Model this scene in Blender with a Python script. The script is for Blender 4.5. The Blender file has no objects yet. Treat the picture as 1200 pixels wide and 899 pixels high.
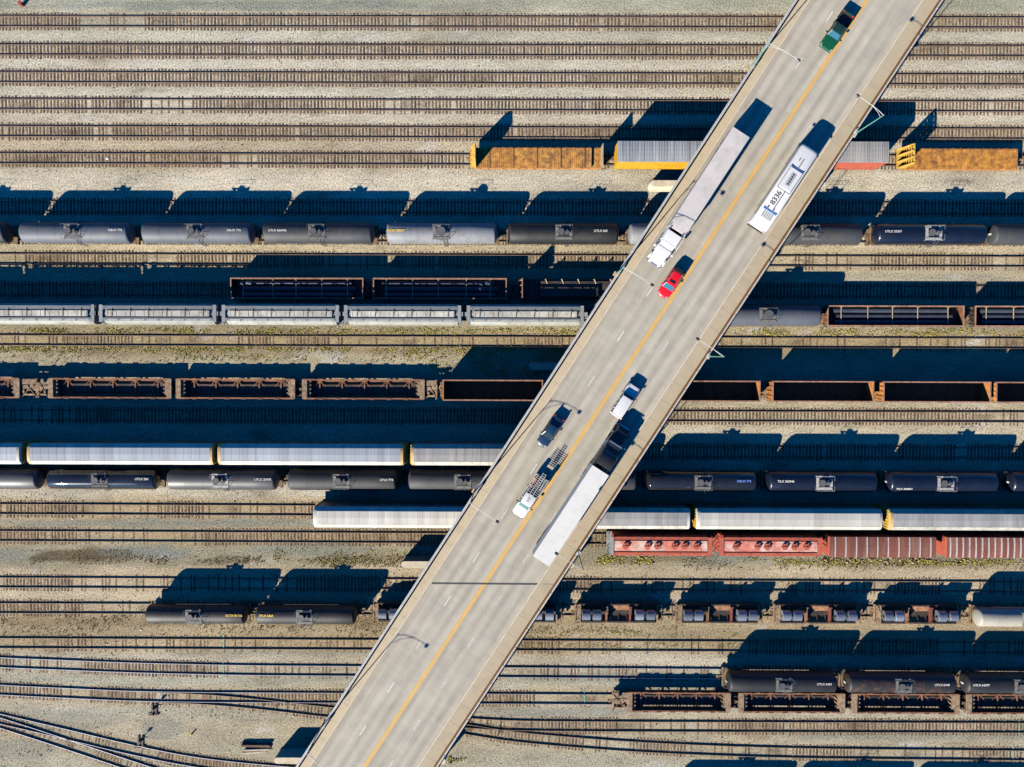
import bpy, math, random
from mathutils import Vector, Matrix, noise
random.seed(7)
R = math.radians
S = bpy.context.scene
COL = S.collection

# ------------------------------------------------------------------ camera geometry (photo pixels 1200x899)
CH, FP, TH = 120.0, 930.0, math.atan(24.5/930.0)
FWD = Vector((0, -math.sin(TH), -math.cos(TH))); UP = Vector((0, math.cos(TH), -math.sin(TH)))
def ray(px, py):
    return FWD + Vector(((px-600)/FP, 0, 0)) + UP*((449.5-py)/FP)
def P(px, py, z=0.0):
    d = ray(px, py); t = (z-CH)/d.z
    return Vector((d.x*t, d.y*t, z))
def proj(p):
    q = Vector(p)-Vector((0, 0, CH)); d = q.dot(FWD)
    return 600+FP*q.x/d, 449.5-FP*q.dot(UP)/d

# ------------------------------------------------------------------ materials
def newmat(name):
    m = bpy.data.materials.new(name); m.use_nodes = True
    nt = m.node_tree; return m, nt, nt.nodes['Principled BSDF']
def nd(nt, t, **kw):
    n = nt.nodes.new(t)
    for k, v in kw.items(): setattr(n, k, v)
    return n
def noise_fac(nt, scale, detail=4, stretch=None, src='Position', rough=.6):
    if src == 'Position':
        g = nd(nt, 'ShaderNodeNewGeometry'); out = g.outputs['Position']
    else:
        g = nd(nt, 'ShaderNodeTexCoord'); out = g.outputs['Object']
    if stretch:
        mp = nd(nt, 'ShaderNodeMapping'); mp.inputs['Scale'].default_value = stretch
        nt.links.new(out, mp.inputs['Vector']); out = mp.outputs['Vector']
    n = nd(nt, 'ShaderNodeTexNoise'); n.inputs['Scale'].default_value = scale
    n.inputs['Detail'].default_value = detail; n.inputs['Roughness'].default_value = rough
    nt.links.new(out, n.inputs['Vector']); return n.outputs['Fac']
def ramp(nt, fac, p0, p1, c0=(0, 0, 0, 1), c1=(1, 1, 1, 1)):
    r = nd(nt, 'ShaderNodeValToRGB'); e = r.color_ramp.elements
    e[0].position, e[1].position = p0, p1; e[0].color, e[1].color = c0, c1
    nt.links.new(fac, r.inputs['Fac']); return r.outputs['Color']
def mix(nt, fac, a, b, mode='MIX'):
    m = nd(nt, 'ShaderNodeMix', data_type='RGBA', blend_type=mode)
    for sock, v in ((m.inputs[0], fac), (m.inputs[6], a), (m.inputs[7], b)):
        if isinstance(v, (int, float)): sock.default_value = v
        elif isinstance(v, tuple): sock.default_value = (v[0], v[1], v[2], 1)
        else: nt.links.new(v, sock)
    return m.outputs[2]
def bump(nt, bsdf, fac, strength, dist):
    b = nd(nt, 'ShaderNodeBump'); b.inputs['Strength'].default_value = strength; b.inputs['Distance'].default_value = dist
    nt.links.new(fac, b.inputs['Height']); nt.links.new(b.outputs['Normal'], bsdf.inputs['Normal'])
MAT = {}
def mat(name, col, rough=.6, metal=0., var=.18, scale=1.5, dirt=None, dirt_amt=.5, dirt_scale=.9, streak=None, coat=0., bmp=0., src='Position', rnd=.10, panel=0., drip=None):
    m, nt, b = newmat(name)
    f = noise_fac(nt, scale, 5, streak, src)
    c = mix(nt, ramp(nt, f, .3, .7), tuple(x*(1-var) for x in col), tuple(min(1, x*(1+var)) for x in col))
    if dirt:
        f2 = noise_fac(nt, dirt_scale, 6, streak, src, .7)
        c = mix(nt, ramp(nt, f2, .62-.3*dirt_amt, .78-.2*dirt_amt), c, dirt)
    if drip:
        f3 = noise_fac(nt, 1.0, 5, (2.6, .35, .35), src, .75)
        c = mix(nt, ramp(nt, f3, .56, .74), c, drip)
    if rnd:
        oi = nd(nt, 'ShaderNodeObjectInfo')
        c = mix(nt, 1., c, ramp(nt, oi.outputs['Random'], 0, 1, (1-rnd, 1-rnd, 1-rnd, 1), (1+rnd, 1+rnd*.95, 1+rnd*.85, 1)), 'MULTIPLY')
    if panel:
        ge = nd(nt, 'ShaderNodeNewGeometry'); sx = nd(nt, 'ShaderNodeSeparateXYZ'); nt.links.new(ge.outputs['Position'], sx.inputs[0])
        dv = nd(nt, 'ShaderNodeMath', operation='DIVIDE'); nt.links.new(sx.outputs['X'], dv.inputs[0]); dv.inputs[1].default_value = panel
        fl = nd(nt, 'ShaderNodeMath', operation='FLOOR'); nt.links.new(dv.outputs[0], fl.inputs[0])
        wn = nd(nt, 'ShaderNodeTexWhiteNoise', noise_dimensions='1D'); nt.links.new(fl.outputs[0], wn.inputs['W'])
        c = mix(nt, 1., c, ramp(nt, wn.outputs['Value'], 0, 1, (.84, .84, .84, 1), (1.08, 1.08, 1.07, 1)), 'MULTIPLY')
    nt.links.new(c, b.inputs['Base Color'])
    b.inputs['Roughness'].default_value = rough; b.inputs['Metallic'].default_value = metal
    b.inputs['Coat Weight'].default_value = coat
    if bmp: bump(nt, b, f, bmp, .02)
    MAT[name] = m; return m

RUST = (.17, .075, .03)
mat('tank_black', (.007, .008, .0095), .6, 0, .3, .7, (.02, .017, .014), .45, drip=(.022, .018, .014))
mat('tank_black_rusty', (.011, .012, .013), .6, 0, .3, .7, (.10, .036, .016), .42, .8)
mat('tank_dark_grey', (.025, .028, .033), .65, 0, .15, .6, (.042, .037, .032), .45, rnd=.25, drip=(.042, .035, .028))
mat('tank_mid_grey', (.058, .068, .086), .62, 0, .10, .5, (.085, .082, .078), .45, rnd=.2, drip=(.045, .045, .045))
mat('tank_pale_grey', (.145, .155, .168), .62, 0, .08, .5, (.115, .08, .058), .35, 1.1, drip=(.115, .088, .065))
mat('tank_steel_grey', (.055, .058, .062), .48, 0, .1, .5, (.05, .045, .04), .4, rnd=.2, drip=(.042, .037, .032))
mat('tank_navy', (.006, .010, .022), .34, 0, .2, .6, coat=.2)
mat('tank_white', (.25, .24, .195), .55, 0, .08, .5, (.18, .15, .11), .25)
mat('platform_grey', (.13, .128, .12), .7, 0, .25, 3)
mat('fitting_dark', (.08, .08, .08), .5, 0, .2, 3)
mat('underframe', (.10, .07, .045), .8, 0, .4, 2, (.30, .19, .09), .6, 1.7)
mat('bogie', (.06, .04, .028), .8, 0, .4, 2)
mat('hopper_grey', (.25, .26, .235), .7, 0, .12, .6, (.16, .14, .11), .4, .8, drip=(.19, .165, .13))
mat('hopper_hatch', (.38, .37, .32), .7, 0, .15, .8, (.24, .2, .14), .4, 1.2, panel=1.3)
mat('hopper_walk', (.19, .205, .205), .7, 0, .15, 1.5)
mat('red_oxide', (.37, .075, .04), .65, 0, .2, .8, (.24, .075, .05), .45)
mat('red_faded', (.44, .14, .095), .7, 0, .35, .9, (.55, .46, .39), .5, .5)
mat('red_roof', (.16, .048, .03), .75, 0, .25, .7, (.21, .11, .075), .5, .9, (1, .15, 1), panel=1.3)
mat('roof_rib_white', (.42, .37, .35), .6, 0, .15, 3, (.22, .12, .09), .4, 3)
mat('salmon_red', (.34, .075, .042), .7, 0, .15, .8, (.27, .07, .04), .3)
mat('yellow_paint', (.47, .25, .010), .6, 0, .12, .8, (.30, .15, .02), .3, 1.2)
mat('galvanised', (.26, .28, .30), .6, 0, .15, .9, (.18, .2, .23), .45, 1.2, (1, .1, 1), panel=.42)
mat('galvanised_grey', (.24, .24, .235), .65, 0, .12, .9, (.18, .17, .16), .45, 1.2, (1, .1, 1), panel=1.15)
mat('rack_roof', (.265, .295, .325), .6, 0, .10, .4, (.225, .245, .265), .45, 1.0, (1, .08, 1), panel=1.15)
mat('rack_roof_white', (.42, .405, .36), .65, 0, .07, .4, (.34, .32, .28), .4, 1.0, (1, .1, 1), panel=1.15)
mat('rack_screen', (.16, .16, .16), .6, 0, .25, .35)
mat('rack_post', (.36, .22, .06), .7, 0, .3, .6)
mat('rack_door', (.52, .32, .04), .6, 0, .25, 1.2, (.2, .12, .03), .4, 2)
mat('black_gon', (.028, .024, .022), .6, 0, .4, .9, (.10, .045, .025), .35)
mat('gon_rim', (.24, .11, .06), .75, 0, .4, 1.3, (.3, .22, .17), .5, 2)
mat('gon_rust', (.19, .075, .028), .85, 0, .35, .9, (.085, .04, .022), .5, .8)
mat('well_rust', (.20, .085, .042), .85, 0, .35, 1, (.09, .045, .028), .5, 1.1)
mat('well_pale', (.24, .165, .10), .85, 0, .4, 1.8, (.09, .05, .03), .55, 2.2)
mat('flat_rust', (.40, .155, .032), .85, 0, .35, .8, (.20, .075, .025), .5, 1.0)
mat('flat_wood', (.45, .205, .042), .9, 0, .5, 2.2, (.15, .065, .02), .6, 1.3, panel=.31, drip=(.56, .36, .12))
mat('flat_steel', (.43, .185, .026), .85, 0, .45, 1.6, (.16, .06, .016), .6, 1.0, panel=.62, drip=(.54, .31, .05))
mat('bulkhead_yellow', (.52, .31, .05), .75, 0, .25, 1.4, (.30, .14, .03), .4, 2)
mat('bulkhead_tan', (.33, .22, .12), .8, 0, .3, 1.4)
mat('pipe_steel', (.045, .055, .075), .45, .3, .25, .8)
mat('stake', (.38, .29, .18), .8, 0, .3, 2)
mat('coil', (.21, .24, .28), .32, .5, .2, 2.5, streak=(6, .4, .4), rnd=.25)
mat('coil_cradle', (.20, .095, .045), .85, 0, .35, 1.2, (.1, .05, .03), .45, 1.5)
mat('cradle_red', (.15, .04, .025), .75, 0, .25, 2)
mat('mark_white', (.46, .46, .44), .75, 0, .15, 6)
mat('platform_white', (.30, .30, .285), .7, 0, .2, 3)
mat('rack_tan', (.40, .27, .11), .65, 0, .2, 1.5)
mat('tank_gloss', (.012, .014, .018), .13, 0, .1, .6, (.02, .02, .02), .4, coat=.6)
mat('parapet_shaded', (.07, .065, .06), .85, 0, .15, .8)
mat('mark_yellow', (.7, .45, .06), .6, 0, .03, 3)
mat('mark_dark', (.06, .065, .075), .6, 0, .03, 3)
mat('mark_blue', (.12, .22, .6), .6, 0, .1, 3)
mat('spray_black', (.02, .02, .022), .6, 0, .1, 3)
mat('sleeper_wood', (.105, .066, .038), .92, 0, .5, 2.6, (.21, .165, .115), .5, 1.3)
mat('rail_side', (.06, .037, .024), .85, 0, .3, 1)
mat('rail_rusty', (.20, .135, .09), .6, .1, .3, .6)
mat('rail_polished', (.62, .58, .60), .3, .75, .08, .6)
mat('concrete_pier', (.46, .40, .30), .85, 0, .15, .8, (.35, .29, .2), .4, .7)
mat('girder', (.2, .2, .19), .6, 0, .15, 1)
mat('sidewalk', (.355, .295, .20), .85, 0, .12, .5, (.28, .23, .16), .3, .5, bmp=.05)
mat('kerb', (.43, .37, .275), .85, 0, .12, 1)
mat('parapet', (.40, .35, .27), .85, 0, .1, .8)
mat('rail_brown', (.20, .10, .03), .75, 0, .25, 1.2)
mat('aluminium', (.42, .41, .395), .55, .1, .06, 2)
mat('lamp_green', (.08, .22, .17), .6, .1, .15, 2)
mat('lamp_head', (.025, .025, .025), .4, 0, .1, 3)
mat('bracket', (.42, .26, .1), .7, 0, .2, 2)
mat('line_white', (.50, .48, .44), .7, 0, .15, 2.2, (.36, .34, .30), .45, 3)
mat('line_worn', (.42, .40, .355), .75, 0, .15, 2.2, (.34, .32, .28), .7, 2)
mat('line_yellow', (.50, .305, .085), .75, 0, .12, .7, (.42, .28, .11), .45, 1.6)
mat('joint_and_shade', (.03, .032, .034), .7, 0, .2, 3)
mat('glass', (.012, .016, .02), .12, 0, .05, 1)
mat('glass_blue', (.02, .09, .14), .12, 0, .05, 1)
mat('tyre', (.018, .018, .018), .85, 0, .1, 4)
mat('rim_alloy', (.45, .45, .46), .35, .7, .05, 3)
mat('chrome', (.75, .76, .78), .15, .9, .03, 3)
mat('plastic_black', (.02, .02, .021), .5, 0, .1, 4)
mat('lens_clear', (.22, .22, .22), .25, 0, .03, 4)
mat('lens_red', (.4, .01, .01), .2, 0, .03, 4)
mat('car_red', (.60, .006, .012), .28, 0, .04, 1, coat=.7)
mat('car_blue', (.005, .026, .062), .32, 0, .1, 1, coat=.12)
mat('car_green', (.004, .06, .025), .3, 0, .1, 1, coat=.4)
mat('car_white', (.50, .50, .485), .5, 0, .03, 1, coat=.1, rnd=0)
mat('truck_black', (.032, .030, .028), .4, 0, .2, 1)
mat('trailer_white', (.50, .488, .45), .75, 0, .03, .35, (.44, .43, .40), .35, .8, rnd=0)
mat('trailer_worn', (.42, .39, .36), .75, 0, .10, .3, (.33, .305, .285), .45, .45, rnd=0)
mat('bus_white', (.50, .50, .495), .5, 0, .02, 1, coat=.1)
mat('bus_blue', (.05, .15, .36), .5, 0, .08, 2)
mat('bus_grille', (.28, .285, .29), .6, 0, .1, 3)
mat('bus_seam', (.13, .13, .15), .6, 0, .1, 3)
mat('bed_dark', (.02, .022, .026), .7, 0, .3, 3)
mat('orange_gear', (.55, .2, .05), .6, 0, .2, 4)
mat('timber_dark', (.10, .062, .042), .9, 0, .35, 2)
mat('timber_pale', (.33, .27, .21), .9, 0, .3, 2)
mat('weed_green', (.36, .32, .055), .8, 0, .5, 1.6)
mat('weed_dry', (.34, .26, .12), .9, 0, .5, 1.6)
mat('stone_dark', (.09, .075, .055), .9, 0, .5, 1.6)
mat('litter_white', (.45, .44, .41), .7, 0, .2, 2)
mat('barrel_red', (.28, .04, .02), .6, 0, .2, 2)
mat('paint_teal', (.12, .42, .32), .8, 0, .2, 3, (.33, .33, .27), .5, 4)
mat('signal_yellow', (.6, .4, .04), .6, 0, .1, 2)

# ------------------------------------------------------------------ mesh builder
class MB:
    def __init__(s): s.v = []; s.f = []; s.mi = []; s.m = 0
    def add(s, vs, fs):
        o = len(s.v); s.v += [tuple(v) for v in vs]
        for f in fs: s.f.append([i+o for i in f]); s.mi.append(s.m)
    def box(s, x0, x1, y0, y1, z0, z1):
        s.add([(x, y, z) for z in (z0, z1) for x, y in ((x0, y0), (x1, y0), (x1, y1), (x0, y1))],
              [(3, 2, 1, 0), (4, 5, 6, 7), (0, 1, 5, 4), (1, 2, 6, 5), (2, 3, 7, 6), (3, 0, 4, 7)]); return s
    def cbox(s, c, sx, sy, sz): return s.box(c[0]-sx/2, c[0]+sx/2, c[1]-sy/2, c[1]+sy/2, c[2]-sz/2, c[2]+sz/2)
    def bar(s, a, b, w, h=None):
        a = Vector(a); b = Vector(b); h = h or w; d = (b-a).normalized()
        n = d.cross(Vector((0, 0, 1)))
        if n.length < 1e-3: n = Vector((1, 0, 0))
        n.normalize(); u = n.cross(d); n *= w/2; u *= h/2
        s.add([p+i*n+j*u for p in (a, b) for i, j in ((-1, -1), (1, -1), (1, 1), (-1, 1))],
              [(0, 1, 2, 3), (7, 6, 5, 4), (4, 5, 1, 0), (5, 6, 2, 1), (6, 7, 3, 2), (7, 4, 0, 3)]); return s
    def tube(s, pts, r, n=8, r1=None):
        pts = [Vector(p) for p in pts]; r1 = r if r1 is None else r1; rings = []
        for i, p in enumerate(pts):
            d = (pts[min(i+1, len(pts)-1)]-pts[max(i-1, 0)]).normalized()
            a = d.cross(Vector((0, 0, 1)) if abs(d.z) < .9 else Vector((1, 0, 0))).normalized(); b = d.cross(a)
            rr = r+(r1-r)*i/max(1, len(pts)-1)
            rings.append([p+rr*(math.cos(t)*a+math.sin(t)*b) for t in [2*math.pi*k/n for k in range(n)]])
        return s.loft(rings)
    def loft(s, rings, cap=True):
        n = len(rings[0]); fs = []
        for i in range(len(rings)-1):
            for k in range(n):
                k2 = (k+1) % n; fs.append((i*n+k, i*n+k2, (i+1)*n+k2, (i+1)*n+k))
        if cap: fs.append(tuple(reversed(range(n)))); fs.append(tuple((len(rings)-1)*n+k for k in range(n)))
        s.add([v for r in rings for v in r], fs); return s
    def prism(s, outline, x0, x1, axis='x'):
        if axis == 'x': return s.loft([[(x, a, b) for a, b in outline] for x in (x0, x1)])
        if axis == 'y': return s.loft([[(a, x, b) for a, b in outline] for x in (x0, x1)])
        return s.loft([[(a, b, x) for a, b in outline] for x in (x0, x1)])
    def disc(s, c, r, z0, z1, n=14):
        return s.prism([(c[0]+r*math.cos(2*math.pi*k/n), c[1]+r*math.sin(2*math.pi*k/n)) for k in range(n)], z0, z1, 'z')
    def sheet(s, pts): s.add(pts, [tuple(range(len(pts)))]); return s
    def mesh(s, name, smooth=False, slots=1):
        m = bpy.data.meshes.new(name); m.from_pydata(s.v, [], s.f)
        bm_fix(m)
        for _ in range(slots): m.materials.append(None)
        if slots > 1: m.polygons.foreach_set('material_index', s.mi)
        if smooth:
            m.polygons.foreach_set('use_smooth', [True]*len(m.polygons)); m.set_sharp_from_angle(angle=R(38))
        m.update(); return m
def bm_fix(m):
    import bmesh
    b = bmesh.new(); b.from_mesh(m); bmesh.ops.recalc_face_normals(b, faces=b.faces); b.to_mesh(m); b.free()

def part(name, mesh, mats, parent=None):
    o = bpy.data.objects.new(name, mesh); COL.objects.link(o)
    if parent: o.parent = parent
    if not isinstance(mats, (list, tuple)): mats = [mats]
    for i, mm in enumerate(mats):
        sl = o.material_slots[i]; sl.link = 'OBJECT'; sl.material = MAT[mm] if isinstance(mm, str) else mm
    return o
def tag(o, label=None, cat=None, group=None, kind=None):
    if label: o['label'] = label
    if cat: o['category'] = cat
    if group: o['group'] = group
    if kind: o['kind'] = kind
    return o
def empty(name, loc=(0, 0, 0), rz=0):
    o = bpy.data.objects.new(name, None); COL.objects.link(o); o.empty_display_size = .5
    o.location = loc; o.rotation_euler = (0, 0, rz); return o
def text_mesh(txt, size):
    c = bpy.data.curves.new('letters', 'FONT'); c.body = txt; c.size = size; c.align_x = 'CENTER'; c.align_y = 'CENTER'; c.extrude = .006; c.offset = size*.02
    o = bpy.data.objects.new('letters', c); COL.objects.link(o)
    dg = bpy.context.evaluated_depsgraph_get()
    m = bpy.data.meshes.new_from_object(o.evaluated_get(dg)); bpy.data.objects.remove(o)
    m.materials.clear(); m.materials.append(None); return m
CACHE = {}
def cached(fn):
    def w(*a):
        k = (fn.__name__, a)
        if k not in CACHE: CACHE[k] = fn(*a)
        return CACHE[k]
    return w

# ------------------------------------------------------------------ tracks
def crom(pts, step):
    pts = [Vector((a[0], a[1], 0)) for a in pts]
    pts = [2*pts[0]-pts[1]]+pts+[2*pts[-1]-pts[-2]]; out = []
    for i in range(1, len(pts)-2):
        p0, p1, p2, p3 = pts[i-1:i+3]; n = max(2, int((p2-p1).length/.25))
        def kt(a, b): return max(1e-6, (b-a).length**.5)
        t0 = 0; t1 = t0+kt(p0, p1); t2 = t1+kt(p1, p2); t3 = t2+kt(p2, p3)
        for k in range(n):
            t = t1+(t2-t1)*k/n
            A1 = p0*((t1-t)/(t1-t0))+p1*((t-t0)/(t1-t0)); A2 = p1*((t2-t)/(t2-t1))+p2*((t-t1)/(t2-t1)); A3 = p2*((t3-t)/(t3-t2))+p3*((t-t2)/(t3-t2))
            B1 = A1*((t2-t)/(t2-t0))+A2*((t-t0)/(t2-t0)); B2 = A2*((t3-t)/(t3-t1))+A3*((t-t1)/(t3-t1))
            out.append(B1*((t2-t)/(t2-t1))+B2*((t-t1)/(t2-t1)))
    out.append(pts[-2]); res = [out[0]]; acc = 0
    for a, b in zip(out, out[1:]):
        L = (b-a).length
        while acc+L >= step:
            f = (step-acc)/L; a = a.lerp(b, f); res.append(a.copy()); L = (b-a).length; acc = 0
        acc += L
    return res
TR = {}
def track_y(k, x):
    s = TR[k]
    if x <= s[0].x: a, b = s[0], s[1]
    elif x >= s[-1].x: a, b = s[-2], s[-1]
    else:
        lo, hi = 0, len(s)-1
        while hi-lo > 1:
            mid = (lo+hi)//2
            if s[mid].x <= x: lo = mid
            else: hi = mid
        a, b = s[lo], s[hi]
    t = (x-a.x)/(b.x-a.x); return a.y+(b.y-a.y)*t, math.atan2(b.y-a.y, b.x-a.x)
nt = MAT['sleeper_wood'].node_tree; bs = nt.nodes['Principled BSDF']; src = bs.inputs['Base Color'].links[0].from_socket
oi = nd(nt, 'ShaderNodeObjectInfo'); wn = nd(nt, 'ShaderNodeTexNoise'); wn.inputs['Scale'].default_value = 1.0; wn.inputs['Detail'].default_value = 2; wn.inputs['Roughness'].default_value = .9
ge = nd(nt, 'ShaderNodeNewGeometry'); mp = nd(nt, 'ShaderNodeMapping'); mp.inputs['Scale'].default_value = (1.7, .12, .1); nt.links.new(ge.outputs['Position'], mp.inputs[0]); nt.links.new(mp.outputs[0], wn.inputs['Vector'])
nt.links.new(mix(nt, 1., src, ramp(nt, wn.outputs['Fac'], .36, .64, (.38, .36, .34, 1), (1.75, 1.7, 1.6, 1)), 'MULTIPLY'), bs.inputs['Base Color'])
TIE = MB().box(-.125, .125, -1.28, 1.28, -.1, .05).mesh('sleeper')
def make_track(key, label, pts, win, polished=False, buried=0., ties=True):
    s = crom([P(x, y) for x, y in pts], .52); TR[key] = s
    root = empty('railway_track', (0, 0, 0)); tag(root, label, 'railway track', 'railway tracks of the yard')
    for sd in (-1, 1):
        b = MB(); cs = []
        for i, p in enumerate(s):
            if i % 2 and i < len(s)-1: continue
            d = (s[min(i+1, len(s)-1)]-s[max(0, i-1)]).normalized(); n = Vector((-d.y, d.x, 0))
            cs.append((p+n*.7525*sd, n))
        b.loft([[c+n*o+Vector((0, 0, z)) for o, z in ((-.036, .165), (-.012, .15), (-.012, .075), (-.07, .06), (-.07, .04), (.07, .04), (.07, .06), (.012, .075), (.012, .15), (.036, .165))] for c, n in cs])
        b.m = 1
        b.loft([[c+n*o+Vector((0, 0, z)) for o, z in ((-.037, .1655), (.037, .1655), (.037, .20), (.028, .212), (-.028, .212), (-.037, .20))] for c, n in cs])
        part('rail', b.mesh('rail', False, 2), ['rail_side', 'rail_polished' if polished else 'rail_rusty'], root)
    rest = MB(); n_ind = 0
    for i, p in enumerate(s):
        if not ties: break
        d = (s[min(i+1, len(s)-1)]-s[max(0, i-1)]).normalized(); ang = math.atan2(d.y, d.x)+random.gauss(0, .015)
        q = p+Vector((0, random.gauss(0, .05), 0)); bz = noise.noise((p.x*.06, p.y*.5, 3.1))*.5+.5
        z = -.004*random.random()-(.03+.035*random.random() if bz < .24+buried*.5 else 0)-(.055*random.random() if random.random() < buried*.7 else 0)
        px = 600+p.x*7.75
        if win <= px and n_ind < 100:
            o = part('sleeper', TIE, 'sleeper_wood', root); o.location = (q.x, q.y, z); o.rotation_euler = (0, 0, ang); n_ind += 1
        else:
            M = Matrix.Translation((q.x, q.y, z)) @ Matrix.Rotation(ang, 4, 'Z')
            rest.add([M @ v.co for v in TIE.vertices], [tuple(f.vertices) for f in TIE.polygons])
    if rest.v: tag(part('sleepers', rest.mesh('sleepers'), 'sleeper_wood', root), kind='stuff')
def straight(y0, y1): return [(-160, y0-(y1-y0)*160/1200), (600, (y0+y1)/2), (1360, y1+(y1-y0)*160/1200)]
TRACKS = [
 ('a', 'topmost empty railway track along the upper photo edge', straight(25.5, 27.3), 40, 0, 0.2),
 ('b', 'second empty rusty railway track from the top of the yard', straight(58.8, 60.5), 60, 0, 0),
 ('c', 'third empty rusty railway track from the top of the yard', straight(91, 94), 80, 0, 0.08),
 ('d', 'fourth empty railway track from the top, with pale half-buried sleepers', straight(122.5, 125.4), 100, 0, 0.2),
 ('e', 'fifth empty railway track from the top, next to the track of the yellow flatcars', straight(154.3, 157.5), 20, 0, .1),
 ('f', 'brown railway track carrying the yellow boxcar and rusty bulkhead flatcars', straight(186, 189), 40, 0, .15),
 ('g', 'railway track in the tank car shadows just above the upper tank car row', straight(242, 244), 60, 0, 0),
 ('h', 'railway track under the upper row of tank cars', straight(276.4, 278.5), 60, 0, .2),
 ('i', 'half sunlit railway track just below the upper tank car row', straight(303.6, 307), 10, 0, 0.4),
 ('j', 'shaded railway track carrying the black pipe gondolas left of the bridge', straight(339, 341.5), 860, 0, 0),
 ('k', 'railway track under the light grey covered hoppers', straight(369, 372), 500, 0, .2),
 ('l', 'weed-lined empty railway track below the light grey covered hoppers', straight(398.8, 402.7), 60, 0, 0.7),
 ('m', 'railway track under the empty rusty well cars and brown gondolas near mid photo', straight(454.3, 459), 500, 0, .2),
 ('n', 'empty railway track between the rusty gondolas and the upper autorack row', straight(486, 489), 795, 0, .15),
 ('o', 'railway track under the pale blue roofed autoracks left of the bridge', straight(527, 530.4), 780, 0, .2),
 ('p', 'railway track under the tank cars beside the autoracks', straight(557.5, 561.8), 500, 0, .2),
 ('q', 'railway track ending visibly under the lone white autorack left of the bridge', straight(596.5, 602), 10, 0, 0.45),
 ('r', 'empty railway track on the left that runs under the red hoppers on the right', straight(628, 634), 60, 0, 0.45),
 ('s', 'weedy empty railway track above the coil cars', straight(682.5, 687.5), 20, 0, 0.7),
 ('t', 'railway track under the coil cars and two short black tank cars', straight(712.5, 717), 0, 0, 0.65),
 ('u', 'empty railway track below the coil cars with dry weeds', straight(753.4, 758.7), 60, 0, 0.65),
 ('v', 'railway track bending up at left and carrying three big black tank cars', [(-160, 764), (0, 775.8), (75, 779), (150, 781.9), (225, 783.8), (300, 785.2), (410, 786), (600, 787.5), (850, 789.4), (1360, 792.6)], 40, 1, 0.5),
 ('w', 'railway track carrying the lower well cars, with a switch at left', [(-160, 798), (0, 808), (75, 811.7), (150, 815), (230, 816.6), (300, 817), (600, 818.6), (1360, 823)], 60, 1, 0.55),
 ('x', 'railway track branching from the well car track and crossing under the bridge', [(150, 815.3), (240, 819.3), (300, 824.5), (390, 834.5), (470, 841.5), (550, 847), (600, 849.6), (700, 850.8), (900, 851.6), (1360, 853)], 600, 0, 0.5),
 ('y', 'lowest railway track right of the bridge, curving towards the lower right edge', [(450, 840.3), (500, 846.5), (550, 854.7), (600, 862.3), (675, 869.5), (750, 874.8), (900, 881), (1200, 884.8), (1360, 886)], 560, 0, 0.5),
 ('z', 'shiny curved railway track crossing the lower left corner, upper of two', [(-160, 803), (-50, 830), (0, 841.8), (75, 859.3), (150, 877), (225, 891.8), (300, 900.6), (420, 909), (600, 914), (1360, 920)], 0, 1, 0.45),
 ('zz', 'shiny curved railway track in the lower left corner, lower of two', [(-60, 827.5), (0, 846.3), (72, 869.6), (145, 893.8), (210, 915), (300, 945)], -20, 1, 0.45),
 ('off', 'railway track just below the photo edge, under parked tank cars', [(560, 940), (1000, 943), (1400, 946)], 700, 0, .3),
]
for t in TRACKS: make_track(*t[:4], polished=bool(t[4]), buried=t[5])

# ------------------------------------------------------------------ ground
def lin(c): return tuple(((v/255)/12.92 if v <= 10 else ((v/255+.055)/1.055)**2.4) for v in c)
BANDS = [(-400, (188, 182, 166)), (0, (172, 170, 152)), (12, (168, 168, 150)), (22, (188, 182, 162)), (40, (196, 192, 175)), (75, (206, 199, 182)), (108, (208, 200, 182)),
         (140, (206, 196, 176)), (172, (196, 182, 156)), (208, (208, 198, 178)), (260, (205, 195, 172)), (300, (205, 190, 160)), (322, (190, 178, 150)), (345, (180, 170, 150)), (385, (176, 165, 136)),
         (400, (180, 162, 126)), (418, (176, 165, 138)), (440, (180, 172, 150)), (478, (198, 186, 160)), (505, (205, 194, 170)), (540, (196, 186, 165)), (580, (198, 190, 170)), (592, (196, 176, 140)), (603, (190, 172, 138)), (614, (160, 155, 135)),
         (630, (182, 162, 128)), (643, (160, 155, 132)), (658, (158, 150, 124)), (670, (194, 178, 150)), (690, (200, 186, 158)), (710, (198, 184, 156)), (728, (178, 160, 126)), (742, (176, 160, 130)), (758, (190, 172, 140)), (772, (188, 180, 160)),
         (788, (192, 182, 160)), (803, (172, 170, 152)), (820, (188, 174, 146)), (838, (188, 182, 162)), (858, (186, 174, 148)), (900, (178, 172, 150)), (1300, (188, 180, 160))]
def band(y):
    for (a, ca), (b, cb) in zip(BANDS, BANDS[1:]):
        if y <= b:
            t = max(0, (y-a)/(b-a)); return [p+(q-p)*t for p, q in zip(ca, cb)]
    return BANDS[-1][1]
BROWN = {'a': .35, 'b': .5, 'c': .3, 'd': .12, 'e': .5, 'f': .6, 'i': .5, 'l': .7, 'q': .65, 'r': .55, 's': .45, 't': .55, 'u': .6, 'v': .2, 'w': .4, 'x': .4, 'y': .4, 'n': .5, 'zz': .7, 'z': .7}
def axis(lo, hi, st):
    a = [lo+i*st for i in range(int((hi-lo)/st)+1)]
    far = [12, 40, 100, 220, 400]
    return [a[0]-f for f in reversed(far)]+a+[a[-1]+f for f in far]
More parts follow.
